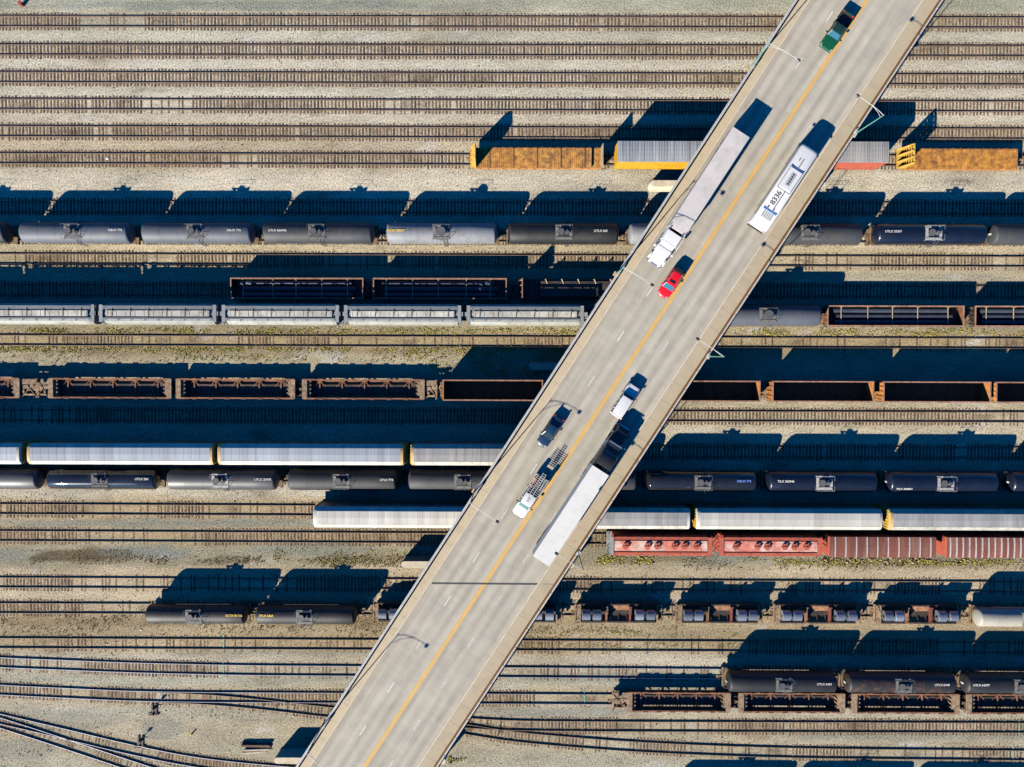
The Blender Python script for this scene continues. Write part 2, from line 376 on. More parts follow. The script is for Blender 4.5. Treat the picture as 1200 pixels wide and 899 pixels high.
def build_ground():
    xs, ys = axis(-84, 84, .7), axis(-66, 62, .45)
    v = []; c = []; keys = list(BROWN)
    for x in xs:
        ty = [(track_y(k, x)[0] if TR[k][0].x-1 < x < TR[k][-1].x+1 else 999, BROWN[k]) for k in keys]
        for y in ys:
            v.append((x, y, 0))
            n1 = noise.noise((x*.08, y*.25, 0)); n2 = noise.noise((x*.35, y*.9, 5)); n3 = noise.noise((x*.03, y*.05, 9))
            px, py = 600+x*7.75, 425-y*7.75
            col = lin(band(py+n1*9))
            n4 = noise.noise((x*.9, y*2.2, 12)); n5 = noise.noise((x*.015+3, y*.5, 21))
            col = [k*(1.03+.20*n1+.17*n2+.10*n3+.12*n4+.16*n5)*t for k, t in zip(col, (1.0, 1.0, .955) if py < 560 else (1.0, 1.0, .98))]
            st = noise.noise((x*.12, y*.35, 33))+.6*n2+.3*n4
            if st > .42: w = min(.55, (st-.42)*1.6); col = [a+(b-a)*w for a, b in zip(col, (.20, .165, .115))]
            elif st < -.5: w = min(.5, (-.5-st)*1.6); col = [a+(b-a)*w for a, b in zip(col, (.80, .78, .72))]
            for yy, amt in ty:
                d = abs(y-yy)
                if d < 2.2:
                    w = amt*(1 if d < 1.25 else (2.2-d)/.95)*(.65+.7*noise.noise((x*.12, yy, 2))+.5*n2)
                    w = max(0, min(1, w)); col = [a+(b-a)*w*.75 for a, b in zip(col, (.40, .285, .145))]
                    if d < .55:
                        oil = noise.noise((x*.22, yy, 41))+.5*noise.noise((x*1.1, yy, 43))
                        if oil > .15: wo = min(.6, (oil-.15)*1.4); col = [a+(b-a)*wo for a, b in zip(col, (.10, .075, .05))]
                    break
            for (sx, sy, rx, ry, sc, am) in PATCH:
                q = ((px-sx)/rx)**2+((py-sy)/ry)**2+.5*n2+.3*n1
                if q < 1: w = am*min(1, (1-q)*2.2); col = [a+(b-a)*w for a, b in zip(col, sc)]
            c.append((*[k*.63 for k in col], 1))
    ny = len(ys); f = [(i*ny+j, (i+1)*ny+j, (i+1)*ny+j+1, i*ny+j+1) for i in range(len(xs)-1) for j in range(ny-1)]
    m = bpy.data.meshes.new('ground'); m.from_pydata(v, [], f)
    ca = m.color_attributes.new('soil', 'FLOAT_COLOR', 'POINT')
    ca.data.foreach_set('color', [k for q in c for k in q])
    mt, nt, b = newmat('ballast')
    at = nd(nt, 'ShaderNodeVertexColor'); at.layer_name = 'soil'
    f1 = noise_fac(nt, 4.2, 4, None, 'Position', .85); f2 = noise_fac(nt, .8, 6, (.35, 1.2, 1), 'Position', .65); f3 = noise_fac(nt, 2.2, 4)
    cc = mix(nt, 1., at.outputs['Color'], ramp(nt, f1, .36, .66, (.34, .34, .35, 1), (1.66, 1.65, 1.62, 1)), 'MULTIPLY')
    cc = mix(nt, 1., cc, ramp(nt, f2, .3, .7, (.86, .86, .86, 1), (1.10, 1.10, 1.09, 1)), 'MULTIPLY')
    cc = mix(nt, ramp(nt, f3, .66, .74), cc, mix(nt, .45, cc, (.10, .075, .045)))
    nt.links.new(cc, b.inputs['Base Color']); b.inputs['Roughness'].default_value = .95; b.inputs['Specular IOR Level'].default_value = .2
    bump(nt, b, f1, .5, .07)
    m.materials.append(mt); o = bpy.data.objects.new('ground', m); COL.objects.link(o)
    tag(o, 'pale gravel ballast of the rail yard', 'ground', kind='structure')
GR, OL, DK = (.25, .27, .23), (.17, .12, .055), (.13, .10, .07)
PATCH = [(95, 652, 66, 9, OL, .85), (115, 652, 30, 6, DK, .7), (52, 655, 22, 6, DK, .8), (170, 648, 60, 9, GR, .7), (10, 652, 25, 8, GR, .6), (370, 645, 90, 9, GR, .6), (430, 655, 70, 6, OL, .5), (270, 657, 40, 5, OL, .5),
         (850, 655, 60, 8, GR, .7), (780, 655, 60, 6, OL, .4), (185, 860, 30, 14, GR, .55), (60, 850, 90, 14, GR, .4), (25, 885, 40, 14, GR, .4), (330, 768, 160, 5, GR, .4), (480, 797, 120, 6, GR, .5), (740, 797, 130, 7, GR, .5),
         (660, 838, 130, 6, GR, .5), (1050, 868, 180, 6, GR, .5), (250, 12, 320, 5, GR, .6), (100, 731, 150, 7, OL, .4), (420, 731, 140, 7, OL, .5), (450, 614, 80, 6, GR, .5), (200, 614, 220, 6, GR, .5), (1080, 325, 120, 5, GR, .4), (250, 386, 300, 6, OL, .3), (300, 412, 330, 6, OL, .35), (1050, 660, 150, 8, OL, .4)]
build_ground()

# ------------------------------------------------------------------ rolling stock
@cached
def bogie_mesh():
    b = MB()
    for y in (-.98, .98): b.prism([(-1.3, .45), (-.9, .35), (.9, .35), (1.3, .45), (1.3, .7), (.6, .95), (-.6, .95), (-1.3, .7)], y-.09, y+.09, 'y')
    b.box(-.3, .3, -1.0, 1.0, .55, .9)
    for x in (-.88, .88):
        b.tube([(x, -1.05, .66), (x, 1.05, .66)], .08, 8)
        for y in (-.76, .76): b.tube([(x, y-.07, .66), (x, y+.07, .66)], .45, 18)
    return b.mesh('bogie')
@cached
def coupler_mesh():
    b = MB(); b.box(-.1, .62, -.12, .12, .78, 1.0); b.box(.5, .82, -.2, .16, .74, 1.06); b.tube([(.3, .3, .95), (.6, .42, .55), (.8, .3, .45)], .035, 6)
    return b.mesh('coupler')
def running_gear(bx, cx):
    return [('bogie', bogie_mesh(), 'bogie', (bx, 0, 0), 0), ('bogie', bogie_mesh(), 'bogie', (-bx, 0, 0), 0),
            ('coupler', coupler_mesh(), 'underframe', (cx, 0, 0), 0), ('coupler', coupler_mesh(), 'underframe', (-cx, 0, 0), math.pi)]
@cached
def tank_parts(L, r, zc, pitch, plat):
    h = L/2; b = MB(); hd = .52; prof = []
    for k in range(7):
        a = k/6*math.pi/2; prof.append((-h-hd*math.cos(a)+hd*.35, max(.02, r*math.sin(a))))
    prof += [(-h*.6, r), (-h*.2, r), (h*.2, r), (h*.6, r)]+[(-x, y) for x, y in reversed(prof)]
    n = 40
    b.loft([[(x, q*math.cos(2*math.pi*k/n), zc+q*math.sin(2*math.pi*k/n)) for k in range(n)] for x, q in prof])
    for x in (-h*.66, -h*.33, h*.33, h*.66):
        b.loft([[(x+d, q*math.cos(2*math.pi*k/n), zc+q*math.sin(2*math.pi*k/n)) for k in range(n)] for d, q in ((-.05, r-.01), (-.04, r+.012), (.04, r+.012), (.05, r-.01))], False)
    out = [('tank', b.mesh('tank', True), 'shell')]
    t = zc+r
    b = MB(); px = 1.2
    b.box(-px, px, -1.05, -.68, t-.12, t-.07); b.box(-px, -px+.42, -.62, .75, t-.02, t+.02); b.box(px-.42, px, -.62, .75, t-.02, t+.02); b.box(-px, px, .75, 1.0, t-.12, t-.07)
    for x in (-px, 0, px):
        for y in (-1.1, .98): b.bar((x, y, t-.5), (x, y, t+.75), .03)
    for y in (-1.1, .98):
        for z in (.35, .75): b.bar((-px, y, t+z), (px, y, t+z), .022)
    for x in (-px, px): b.bar((x, -1.1, t+.75), (x, -.35, t+.75), .022); b.bar((x, .35, t+.75), (x, .98, t+.75), .022)
    out.append(('platform', b.mesh('platform'), 'platform'))
    b = MB()
    if plat == 1:
        b.disc((-.45, -.02), .42, t-.1, t+.42, 16).disc((-.45, -.02), .5, t+.42, t+.5, 16).disc((.5, 0), .36, t-.1, t+.3, 14).disc((.5, 0), .2, t+.3, t+.55, 10)
    else:
        b.disc((0, 0), .62, t-.1, t+.5, 20).disc((0, 0), .68, t+.5, t+.58, 20); b.box(.72, 1.0, -.2, .2, t-.05, t+.25)
    for a in range(6): b.cbox((-.45*(plat == 1)+.5*math.cos(a), .5*math.sin(a), t+.45), .1, .1, .12)
    out.append(('manway_dome', b.mesh('manway', True), 'dome'))
    for sy in (-1, 1):
        b = MB()
        for x in (.35, .8): b.bar((x, sy*1.08, t-.1), (x+.05, sy*(r+.15), zc+.3), .05); b.bar((x+.05, sy*(r+.15), zc+.3), (x+.05, sy*(r+.1), 1.0), .05)
        for k in range(8): z = 1.1+k*.35; b.bar((.35, sy*(r+.13), z), (.85, sy*(r+.13), z), .035)
        out.append(('ladder', b.mesh('ladder'), 'ladder'))
    b = MB(); e = pitch/2-.55
    b.box(-e, e, -.35, .35, .95, 1.2)
    for s in (-1, 1):
        a, c = sorted((s*(h-.9), s*e)); b.box(a, c, -1.35, 1.35, 1.05, 1.17)
        b.box(*sorted((s*(e-.18), s*e)), -1.45, 1.45, .85, 1.3)
        for y in (-1.38, 1.38): b.bar((s*(e-.1), y, 1.2), (s*(e-.1), y, 2.1), .045); b.bar((s*(e-.1), y, 2.1), (s*(h-.6), y, 2.1), .04); b.bar((s*(h-.7), y, 1.1), (s*(h-.7), y, 2.1), .045)
        b.prism([(-1.3, 1.1), (1.3, 1.1), (1.05, zc-.75), (.5, zc-r+.05), (-.5, zc-r+.05), (-1.05, zc-.75)], s*(h-1.35), s*(h-1.2), 'x')
        b.bar((s*(e-.15), -1.2, 2.05), (s*(e-.15), 1.2, 2.05), .04)
    out.append(('underframe', b.mesh('underframe'), 'frame'))
    b = MB(); b.disc((-e+.22, .55), .28, 1.75, 1.8, 14); b.bar((-e+.22, .55, 1.1), (-e+.22, .55, 1.8), .05); out.append(('brake_wheel', b.mesh('brake_wheel'), 'frame'))
    for sy in (-1, 1):
        b = MB(); b.tube([(-h+.3, sy*(r+.1), zc-.35), (h-.3, sy*(r+.1), zc-.35)], .035, 6)
        for k in range(8): x = -h+.6+k*(L-1.2)/7; b.bar((x, sy*(r-.05), zc-.35), (x, sy*(r+.1), zc-.35), .04)
        out.append(('handrail', b.mesh('handrail'), 'rail'))
    return out+running_gear(h-1.5, e)
TANKM = {'platform': 'platform_grey', 'dome': 'fitting_dark', 'ladder': 'fitting_dark', 'frame': 'underframe', 'rail': 'underframe'}

@cached
def autorack_parts(L):
    h = L/2; out = []; sec = [(-1.53, 5.0), (-1.5, 5.12), (-1.2, 5.42), (-.95, 5.62), (0, 5.68), (.95, 5.62), (1.2, 5.42), (1.5, 5.12), (1.53, 5.0), (1.45, 4.98), (0, 5.55), (-1.45, 4.98)]
    b = MB(); b.prism(sec, -h+.5, h-.5)
    k = -h+.9
    while k < h-.8:
        b.prism([(y, z+.015) for y, z in sec[:9]]+[(y*.99, z-.03) for y, z in reversed(sec[:9])], k-.035, k+.035); k += 1.15
    out.append(('roof', b.mesh('roof'), 'roof'))
    for s in (-1, 1):
        b = MB(); b.sheet([(-h+.5, s*1.545, 5.0), (h-.5, s*1.545, 5.0), (h-.5, s*1.515, 5.13), (-h+.5, s*1.515, 5.13)]); b.sheet([(-h+.5, s*1.515, 5.13), (h-.5, s*1.515, 5.13), (h-.5, s*.96, 5.64), (-h+.5, s*.96, 5.64)])
        out.append(('roof_eave', b.mesh('eave'), 'eave'))
    for s in (-1, 1):
        a, c = sorted((s*(h-.5), s*h)); b = MB()
        b.loft([[(x, y*f, z-dz) for y, z in sec] for x, f, dz in ((s*(h-.499), 1.003, -.012), (s*(h-.12), .995, .03), (s*h, .93, .22))])
        out.append(('roof_end', b.mesh('roof_end', True), 'rend'))
    for s in (-1, 1):
        b = MB(); b.box(-h+.1, h-.1, *sorted((s*1.40, s*1.44)), 1.25, 4.99)
        for z in (2.5, 3.75): b.box(-h+.1, h-.1, *sorted((s*1.44, s*1.46)), z, z+.12)
        n = 22
        for q in range(n):
            x = -h+.35+q*(L-.7)/n
            if q % 3 != 1: b.box(x+.08, x+(L-.7)/n-.08, *sorted((s*1.44, s*1.475)), 1.4, 4.85)
        out.append(('side_screen', b.mesh('screen'), 'screen'))
        b = MB(); n = 13
        for q in range(n+1): x = -h+.2+q*(L-.4)/n; b.box(x-.07, x+.07, *sorted((s*1.40, s*1.54)), 1.0, 5.02)
        b.box(-h, h, *sorted((s*1.2, s*1.53)), .8, 1.26); out.append(('side_frame', b.mesh('side_frame'), 'post'))
        b = MB(); x = s*h
        b.prism([(-1.42, 1.0), (1.42, 1.0), (1.42, 4.95), (1.0, 5.4), (0, 5.5), (-1.0, 5.4), (-1.42, 4.95)], x-s*.1, x-s*.02)
        for y in (-1.3, -.9, -.5, 0, .5, .9, 1.3): b.box(*sorted((x-s*.02, x+s*.1)), y-.06, y+.06, 1.1, 4.9)
        for z in (1.6, 2.4, 3.2, 4.0, 4.7): b.box(*sorted((x-s*.02, x+s*.15)), -1.35, 1.35, z, z+.07)
        out.append(('end_door', b.mesh('end_door'), 'door'))
        b = MB(); b.box(*sorted((x, x+s*.75)), -1.3, 1.3, 1.0, 1.12); b.bar((x+s*.5, -1.1, 1.1), (x+s*.5, -1.1, 2.3), .05); b.bar((x+s*.5, 1.1, 1.1), (x+s*.5, 1.1, 2.3), .05); b.bar((x+s*.5, -1.1, 2.3), (x+s*.5, 1.1, 2.3), .05)
        out.append(('end_platform', b.mesh('end_platform'), 'post'))
    b = MB(); b.box(-h, h, -.5, .5, .7, 1.0); b.box(-h, h, -1.2, 1.2, .9, 1.0); out.append(('underframe', b.mesh('underframe'), 'frame'))
    return out+running_gear(h-3.2, h+.25)

@cached
def hopper_parts(L):
    h = L/2; out = []
    half = [(1.15, 1.0), (1.5, 1.9), (1.57, 2.9), (1.5, 3.5), (1.22, 4.05), (.8, 4.32), (0, 4.42)]
    sec = half+[(-y, z) for y, z in reversed(half[:-1])]
    b = MB(); b.loft([[(x, y*f, 1.0+(z-1.0)*g+(z0)) for y, z in sec] for x, f, g, z0 in ((-h+.55, .97, .97, 0), (-h+1.1, 1, 1, 0), (h-1.1, 1, 1, 0), (h-.55, .97, .97, 0))])
    for k in range(4):
        x = -h+.6+(k+.5)*(L-1.2)/4; b.prism([(x-1.5, 1.3), (x+1.5, 1.3), (x+.4, .45), (x-.4, .45)], -.75, .75, 'y')
    for k in range(7):
        x = -h+1+k*(L-2)/6; b.prism([(y*1.008, z+.012) for y, z in sec], x-.025, x+.025)
    out.append(('body', b.mesh('body', True), 'body'))
    b = MB(); b.box(-h+1.0, h-1.0, -.42, .42, 4.40, 4.56)
    for k in range(12): x = -h+1.2+k*(L-2.4)/11; b.box(x-.035, x+.035, -.46, .46, 4.56, 4.60)
    out.append(('hatch_cover', b.mesh('hatch'), 'hatch'))
    b = MB()
    for k in range(6):
        x = -h+1.9+k*(L-3.8)/5; b.bar((x, .5, 4.62), (x+.25, .15, 4.72), .06); b.cbox((x, .52, 4.66), .16, .12, .16); b.bar((x, -.44, 4.62), (x, .5, 4.66), .05)
    out.append(('hatch_latch', b.mesh('latch'), 'latch'))
    for s in (-1, 1):
        b = MB(); y = s*.86
        for j in range(4): yy = y-.2+j*.13; b.box(-h+.5, h-.5, yy-.04, yy+.04, 4.56, 4.60)
        for k in range(9): x = -h+.8+k*(L-1.6)/8; b.box(x-.03, x+.03, y-.24, y+.24, 4.30, 4.56)
        out.append(('walkway', b.mesh('walkway'), 'walk'))
        b = MB(); x0, x1 = sorted((s*(h-.5), s*h))
        b.box(x0, x1, -1.25, 1.25, 4.50, 4.56); b.box(*sorted((s*(h-.55), s*(h+.55))), -.3, .3, 4.46, 4.499); b.box(x0, x1, -1.5, 1.5, 1.1, 1.25)
        for y in (-1.2, -.5, .5, 1.2): b.bar((s*(h-.1), y, 1.2), (s*(h-.1), y, 4.5), .06)
        for k in range(8): z = 1.5+k*.4; b.bar((s*(h-.1), .5, z), (s*(h-.1), 1.2, z), .035)
        out.append(('end_frame', b.mesh('end_frame'), 'walk'))
    b = MB(); b.box(-h, h, -.3, .3, .85, 1.1); b.box(-h, h, 1.2, 1.42, .95, 1.15); b.box(-h, h, -1.42, -1.2, .95, 1.15); out.append(('underframe', b.mesh('underframe'), 'frame'))
    return out+running_gear(h-1.4, h-.05)

@cached
def round_hatch_hopper_parts(L):
    h = L/2; out = []
    sec = [(1.5, 1.1), (1.5, 4.1), (1.3, 4.35), (.6, 4.5), (0, 4.54), (-.6, 4.5), (-1.3, 4.35), (-1.5, 4.1), (-1.5, 1.1)]
    b = MB(); b.prism(sec, -h+.7, h-.7)
    for k in range(12):
        x = -h+.9+k*(L-1.8)/11
        for s in (-1, 1): b.box(x-.05, x+.05, *sorted((s*1.5, s*1.58)), 1.1, 4.2)
    for s in (-1, 1): b.prism([(s*(h-.7), 4.0), (s*(h-.7), 2.2), (s*(h-2.6), 1.2), (s*(h-2.6), 4.0)], -1.35, 1.35, 'y')
    out.append(('body', b.mesh('body'), 'body'))
    b = MB(); b.box(-h+.75, h-.75, -.75, .75, 4.515, 4.60); out.append(('roof_deck', b.mesh('roof_deck'), 'deck'))
    xs = [-.40, -.155, -.045, .155, .265, .40]
    for q in xs:
        b = MB(); x = q*(L-2.2); b.disc((x, 0), .42, 4.55, 4.82, 20).disc((x, 0), .46, 4.82, 4.88, 20); b.box(x-.55, x+.55, -.05, .05, 4.88, 4.94); b.box(x-.1, x+.1, -.08, .08, 4.94, 5.0); b.disc((x+.3, .5), .1, 4.6, 4.9, 8)
        out.append(('roof_hatch', b.mesh('roof_hatch', True), 'hatch'))
    for s in (-1, 1):
        b = MB(); y = s*1.12
        for j in range(3): b.box(-h+.3, h-.3, y-.2+j*.15, y-.2+j*.15+.1, 4.60, 4.64)
        for k in range(8): x = -h+.8+k*(L-1.6)/7; b.box(x-.03, x+.03, y-.2, y+.2, 4.3, 4.60)
        out.append(('walkway', b.mesh('walkway'), 'walk'))
        b = MB(); b.box(*sorted((s*(h-.65), s*(h-.05))), -1.3, 1.3, 4.66, 4.70); b.box(*sorted((s*(h-.9), s*h)), -1.45, 1.45, 1.1, 1.25)
        for y in (-1.4, -.8, .8, 1.4): b.bar((s*(h-.08), y, 1.2), (s*(h-.08), y, 4.66), .07)
        for k in range(8): z = 1.5+k*.4; b.bar((s*(h-.08), .8, z), (s*(h-.08), 1.4, z), .035)
        out.append(('end_frame', b.mesh('end_frame'), 'end%d' % s))
    b = MB(); b.box(-h, h, -.3, .3, .85, 1.1); out.append(('underframe', b.mesh('underframe'), 'frame'))
    return out+running_gear(h-1.3, h)

@cached
def boxcar_parts(L, H, nrib, ribw, fine):
    h = L/2; out = []
    for s in (-1, 1):
        b = MB(); b.box(-h+.08, h-.08, *sorted((s*1.40, s*1.46)), 1.05, H-.12)
        n = 16
        for k in range(n+1):
            x = -h+.14+k*(L-.28)/n
            if abs(x) > 1.6: b.box(x-.05, x+.05, *sorted((s*1.46, s*1.51)), 1.1, H-.2)
        b.box(-h, h, *sorted((s*1.36, s*1.53)), .85, 1.06); b.box(-h+.05, h-.05, *sorted((s*1.4, s*1.52)), H-.2, H-.06)
        out.append(('side_wall', b.mesh('side_wall'), 'side'))
        b = MB(); b.box(-1.5, 1.5, *sorted((s*1.47, s*1.55)), 1.1, H-.25)
        for k in range(5): z = 1.4+k*.65; b.box(-1.4, 1.4, *sorted((s*1.55, s*1.58)), z, z+.1)
        b.box(-2.2, 2.2, *sorted((s*1.53, s*1.6)), 1.0, 1.09); out.append(('door', b.mesh('door'), 'side'))
        b = MB(); x = s*h; b.box(*sorted((x-s*.08, x)), -1.46, 1.46, 1.0, H-.1)
        for k in range(9): z = 1.25+k*(H-1.6)/9; b.box(*sorted((x, x+s*.07)), -1.35, 1.35, z, z+.16)
        b.bar((x+s*.1, 1.2, 1.1), (x+s*.1, 1.2, H-.5), .05); b.bar((x+s*.1, .85, 1.1), (x+s*.1, .85, H-.5), .05)
        out.append(('end_wall', b.mesh('end_wall'), 'side'))
    sec = [(-1.5, H-.08), (-1.48, H), (-.7, H+.07), (0, H+.09), (.7, H+.07), (1.48, H), (1.5, H-.08)]
    b = MB(); b.prism(sec, -h, h)
    if fine:
        k = -h+.3
        while k < h-.2: b.prism([(y*.985, z+.035) for y, z in sec], k-.06, k+.06); k += .42
    out.append(('roof', b.mesh('roof'), 'roof'))
    b = MB()
    for k in range(nrib): x = -h+L*(k+.5)/nrib; b.prism([(y*.995, z+.07) for y, z in sec], x-ribw/2, x+ribw/2)
    out.append(('roof_rib', b.mesh('roof_ribs'), 'rib'))
    b = MB(); b.box(-h, h, -1.4, 1.4, .9, 1.04); b.box(-h-.4, h+.4, -.3, .3, .75, 1.02); out.append(('underframe', b.mesh('underframe'), 'frame'))
    return out+running_gear(h-1.9, h+.25)

@cached
def gondola_parts(L, zt, slope):
    h = L/2; out = []
    for s in (-1, 1):
        b = MB(); b.box(-h, h, *sorted((s*1.38, s*1.45)), 1.0, zt-.1)
        for k in range(15): x = -h+.1+k*(L-.2)/14; b.box(x-.06, x+.06, *sorted((s*1.45, s*1.55)), 1.0, zt-.1)
        b.box(-h, h, *sorted((s*1.45, s*1.5)), .85, 1.1); out.append(('side_wall', b.mesh('side_wall'), 'wall'))
        b = MB(); x = s*h
        b.box(*sorted((x-s*.1, x)), -1.379, 1.379, 1.0, zt-.1)
        for k in range(4): z = 1.2+k*(zt-1.6)/3; b.box(*sorted((x, x+s*.09)), -1.35, 1.35, z, z+.14)
        for y in (-.7, 0, .7): b.box(*sorted((x, x+s*.16)), y-.06, y+.06, 1.1, zt-.15)
        out.append(('end_wall', b.mesh('end_wall'), 'endw'))
        b = MB(); b.box(*sorted((x, x+s*.6)), -1.1, 1.1, .95, 1.05); b.bar((x+s*.5, -1.3, .8), (x+s*.5, 1.3, .8), .1)
        for y in (-1.3, 1.3): b.bar((x+s*.45, y, .8), (x+s*.05, y, zt-.5), .06); b.bar((x+s*.3, y, .9), (x+s*.3, y*.4, 1.9), .05)
        out.append(('end_platform', b.mesh('end_platform'), 'frame'))
    b = MB(); z0, z1 = zt-.1, zt
    b.box(-h-.02, h+.02, 1.36, 1.55, z0, z1); b.box(-h-.02, h+.02, -1.55, -1.36, z0, z1); b.box(-h-.02, -h+.15, -1.36, 1.36, z0, z1); b.box(h-.15, h+.02, -1.36, 1.36, z0, z1)
    out.append(('top_rim', b.mesh('rim'), 'rim'))
    b = MB(); b.box(-h, h, -1.38, 1.38, .9, 1.0); b.box(-h-.3, h+.3, -.3, .3, .7, .9); out.append(('floor', b.mesh('floor'), 'floor'))
    return out+running_gear(h-1.7, h+.3)

@cached
def well_parts(pl, pr, Lw):
    """empty container well car: well of length Lw, end platforms pl / pr long"""
    h = Lw/2; out = []; zt = 1.55
    for s in (-1, 1):
        b = MB(); y0, y1 = sorted((s*1.34, s*1.40)); b.box(-h-.6, h+.6, y0, y1, .42, zt-.1)
        for k in range(11): x = -h+.3+k*(Lw-.6)/10; b.box(x-.05, x+.05, *sorted((s*1.40, s*1.5)), .5, zt-.1)
        b.box(-h, h, *sorted((s*1.1, s*1.34)), .36, .46); out.append(('side_sill', b.mesh('side_sill'), 'wall'))
        b = MB(); b.box(-h-.6, -h+1.2, *sorted((s*1.30, s*1.53)), zt-.1, zt+.02); b.box(h-1.2, h+.6, *sorted((s*1.30, s*1.53)), zt-.1, zt+.02)
        b.m = 0; b.box(-h+1.2, h-1.2, *sorted((s*1.28, s*1.48)), zt-.14, zt-.02)
        for k in range(6): x = -h+2+k*(Lw-4)/5; b.box(x-.35, x+.35, *sorted((s*1.44, s*1.56)), zt-.02, zt+.03)
        out.append(('top_chord', b.mesh('top_chord'), 'rim'))
    for k in range(5):
        b = MB(); x = -h+Lw*(k+.5)/5; b.box(x-.09, x+.09, -1.34, 1.34, .42, .6)
        for s in (-1, 1):
            b.bar((x, s*1.25, .66), (x-.85, s*.35, .66), .1); b.bar((x, s*1.25, .66), (x+.85, s*.35, .66), .1); b.box(x-.28, x+.28, *sorted((s*1.05, s*1.34)), .6, .7)
        out.append(('cross_brace', b.mesh('brace'), 'brace'))
    b = MB()
    b.box(-h, h, -.65, .65, .36, .42)
    for s in (-1, 1): b.box(*sorted((s*(h-1.7), s*h)), -1.3, 1.3, .37, .45)
    out.append(('well_floor', b.mesh('well_floor'), 'floor'))
    for s, pp in ((-1, pl), (1, pr)):
        b = MB(); x0, x1 = sorted((s*(h+.02), s*(h+.75))); b.box(x0, x1, -1.45, 1.45, 1.25, zt+.04)
        b.box(*sorted((s*(h-.35), s*(h+.02))), -1.28, 1.28, .42, 1.3)
        for y in (-1.15, -.6, 0, .6, 1.15): b.box(*sorted((s*(h-.55), s*(h-.35))), y-.09, y+.09, .45, 1.35)
        out.append(('end_bulkhead', b.mesh('bulkhead'), 'plat'))
        if pp > .9:
            b = MB(); b.box(*sorted((s*(h+.75), s*(h+pp))), -.4, .4, 1.0, 1.3)
            b.box(*sorted((s*(h+.75), s*(h+pp))), .55, 1.35, 1.28, 1.34); b.box(*sorted((s*(h+pp-.25), s*(h+pp))), -1.45, 1.45, .95, 1.35)
            b.tube([(s*(h+1.2), -.9, 1.2), (s*(h+pp-.4), -.9, 1.2)], .2, 10); b.cbox((s*(h+1.3), -.55, 1.3), .3, .3, .4); b.bar((s*(h+1), 1.3, 1.3), (s*(h+pp-.2), -1.2, 1.4), .09); b.bar((s*(h+1), -1.3, 1.3), (s*(h+pp-.2), 1.0, 1.4), .07)
            b.disc((s*(h+pp-.5), .3), .28, 1.9, 1.95, 12); b.bar((s*(h+pp-.5), .3, 1.2), (s*(h+pp-.5), .3, 1.95), .06)
            for y in (-1.35, 1.35): b.bar((s*(h+pp-.1), y, 1.2), (s*(h+pp-.1), y, 2.1), .05)
            out.append(('end_platform', b.mesh('end_platform'), 'plat'))
    g = running_gear(h+max(pl, .9)*.5, h+pr)
    g[2] = ('coupler', coupler_mesh(), 'underframe', (h+pr-.15, 0, .1), 0); g[3] = ('coupler', coupler_mesh(), 'underframe', (-h-pl+.15, 0, .1), math.pi)
    return out+g

@cached
def coilcar_parts(L):
    h = L/2; out = []; b = MB()
    b.box(-h, h, -.3, .3, .7, 1.0)
    for s in (-1, 1): b.box(-h+.2, h-.2, *sorted((s*1.28, s*1.38)), .8, 1.45); b.box(-h+.2, h-.2, *sorted((s*1.2, s*1.42)), 1.45, 1.52)
    out.append(('frame', b.mesh('frame'), 'side'))
    b = MB()
    for s in (-1, 1):
        b.sheet([(-h+.3, s*1.2, 1.4), (h-.3, s*1.2, 1.4), (h-.3, s*.3, .95), (-h+.3, s*.3, .95)]); b.sheet([(-h+.3, s*1.2, 1.34), (h-.3, s*1.2, 1.34), (h-.3, s*.3, .89), (-h+.3, s*.3, .89)])
    b.box(-h+.3, h-.3, -.3, .3, .9, .96)
    for k in range(9): x = -h+1+k*(L-2)/8; b.bar((x, 1.2, 1.43), (x, .3, .98), .1); b.bar((x, -1.2, 1.43), (x, -.3, .98), .1)
    out.append(('trough', b.mesh('trough'), 'trough'))
    for x in (-2.0, 1.55):
        b = MB(); b.prism([(-1.2, 1.4), (1.2, 1.4), (1.2, 2.1), (-1.2, 2.1)], x, x+.22); b.box(x-.05, x+.3, -1.2, -1.0, 1.4, 2.2); b.box(x-.05, x+.3, 1.0, 1.2, 1.4, 2.2)
        out.append(('cross_bulkhead', b.mesh('bulk'), 'stop' if x > 0 else 'trough'))
    for s in (-1, 1):
        b = MB(); b.box(*sorted((s*(h-.15), s*(h+.5))), -1.2, 1.2, 1.0, 1.1); b.box(*sorted((s*(h+.4), s*(h+.55))), -1.4, 1.4, .8, 1.2)
        for y in (-1.35, 1.35): b.bar((s*(h+.4), y, 1.1), (s*(h+.4), y, 2.0), .05); b.bar((s*h, y, 1.4), (s*(h+.4), y, 2.0), .05)
        b.box(*sorted((s*(h-.3), s*(h-.1))), -1.4, 1.4, 1.1, 1.7); b.disc((s*(h+.25), .6), .27, 1.7, 1.75, 12); b.bar((s*(h+.25), .6, 1.1), (s*(h+.25), .6, 1.75), .05)
        out.append(('end_platform', b.mesh('end_platform'), 'plat'))
    b = MB(); b.box(-h+.2, h-.2, 1.42, 1.48, 1.1, 1.75); out.append(('side_rail', b.mesh('side_rail'), 'side'))
    return out+running_gear(h-1.2, h+.25)

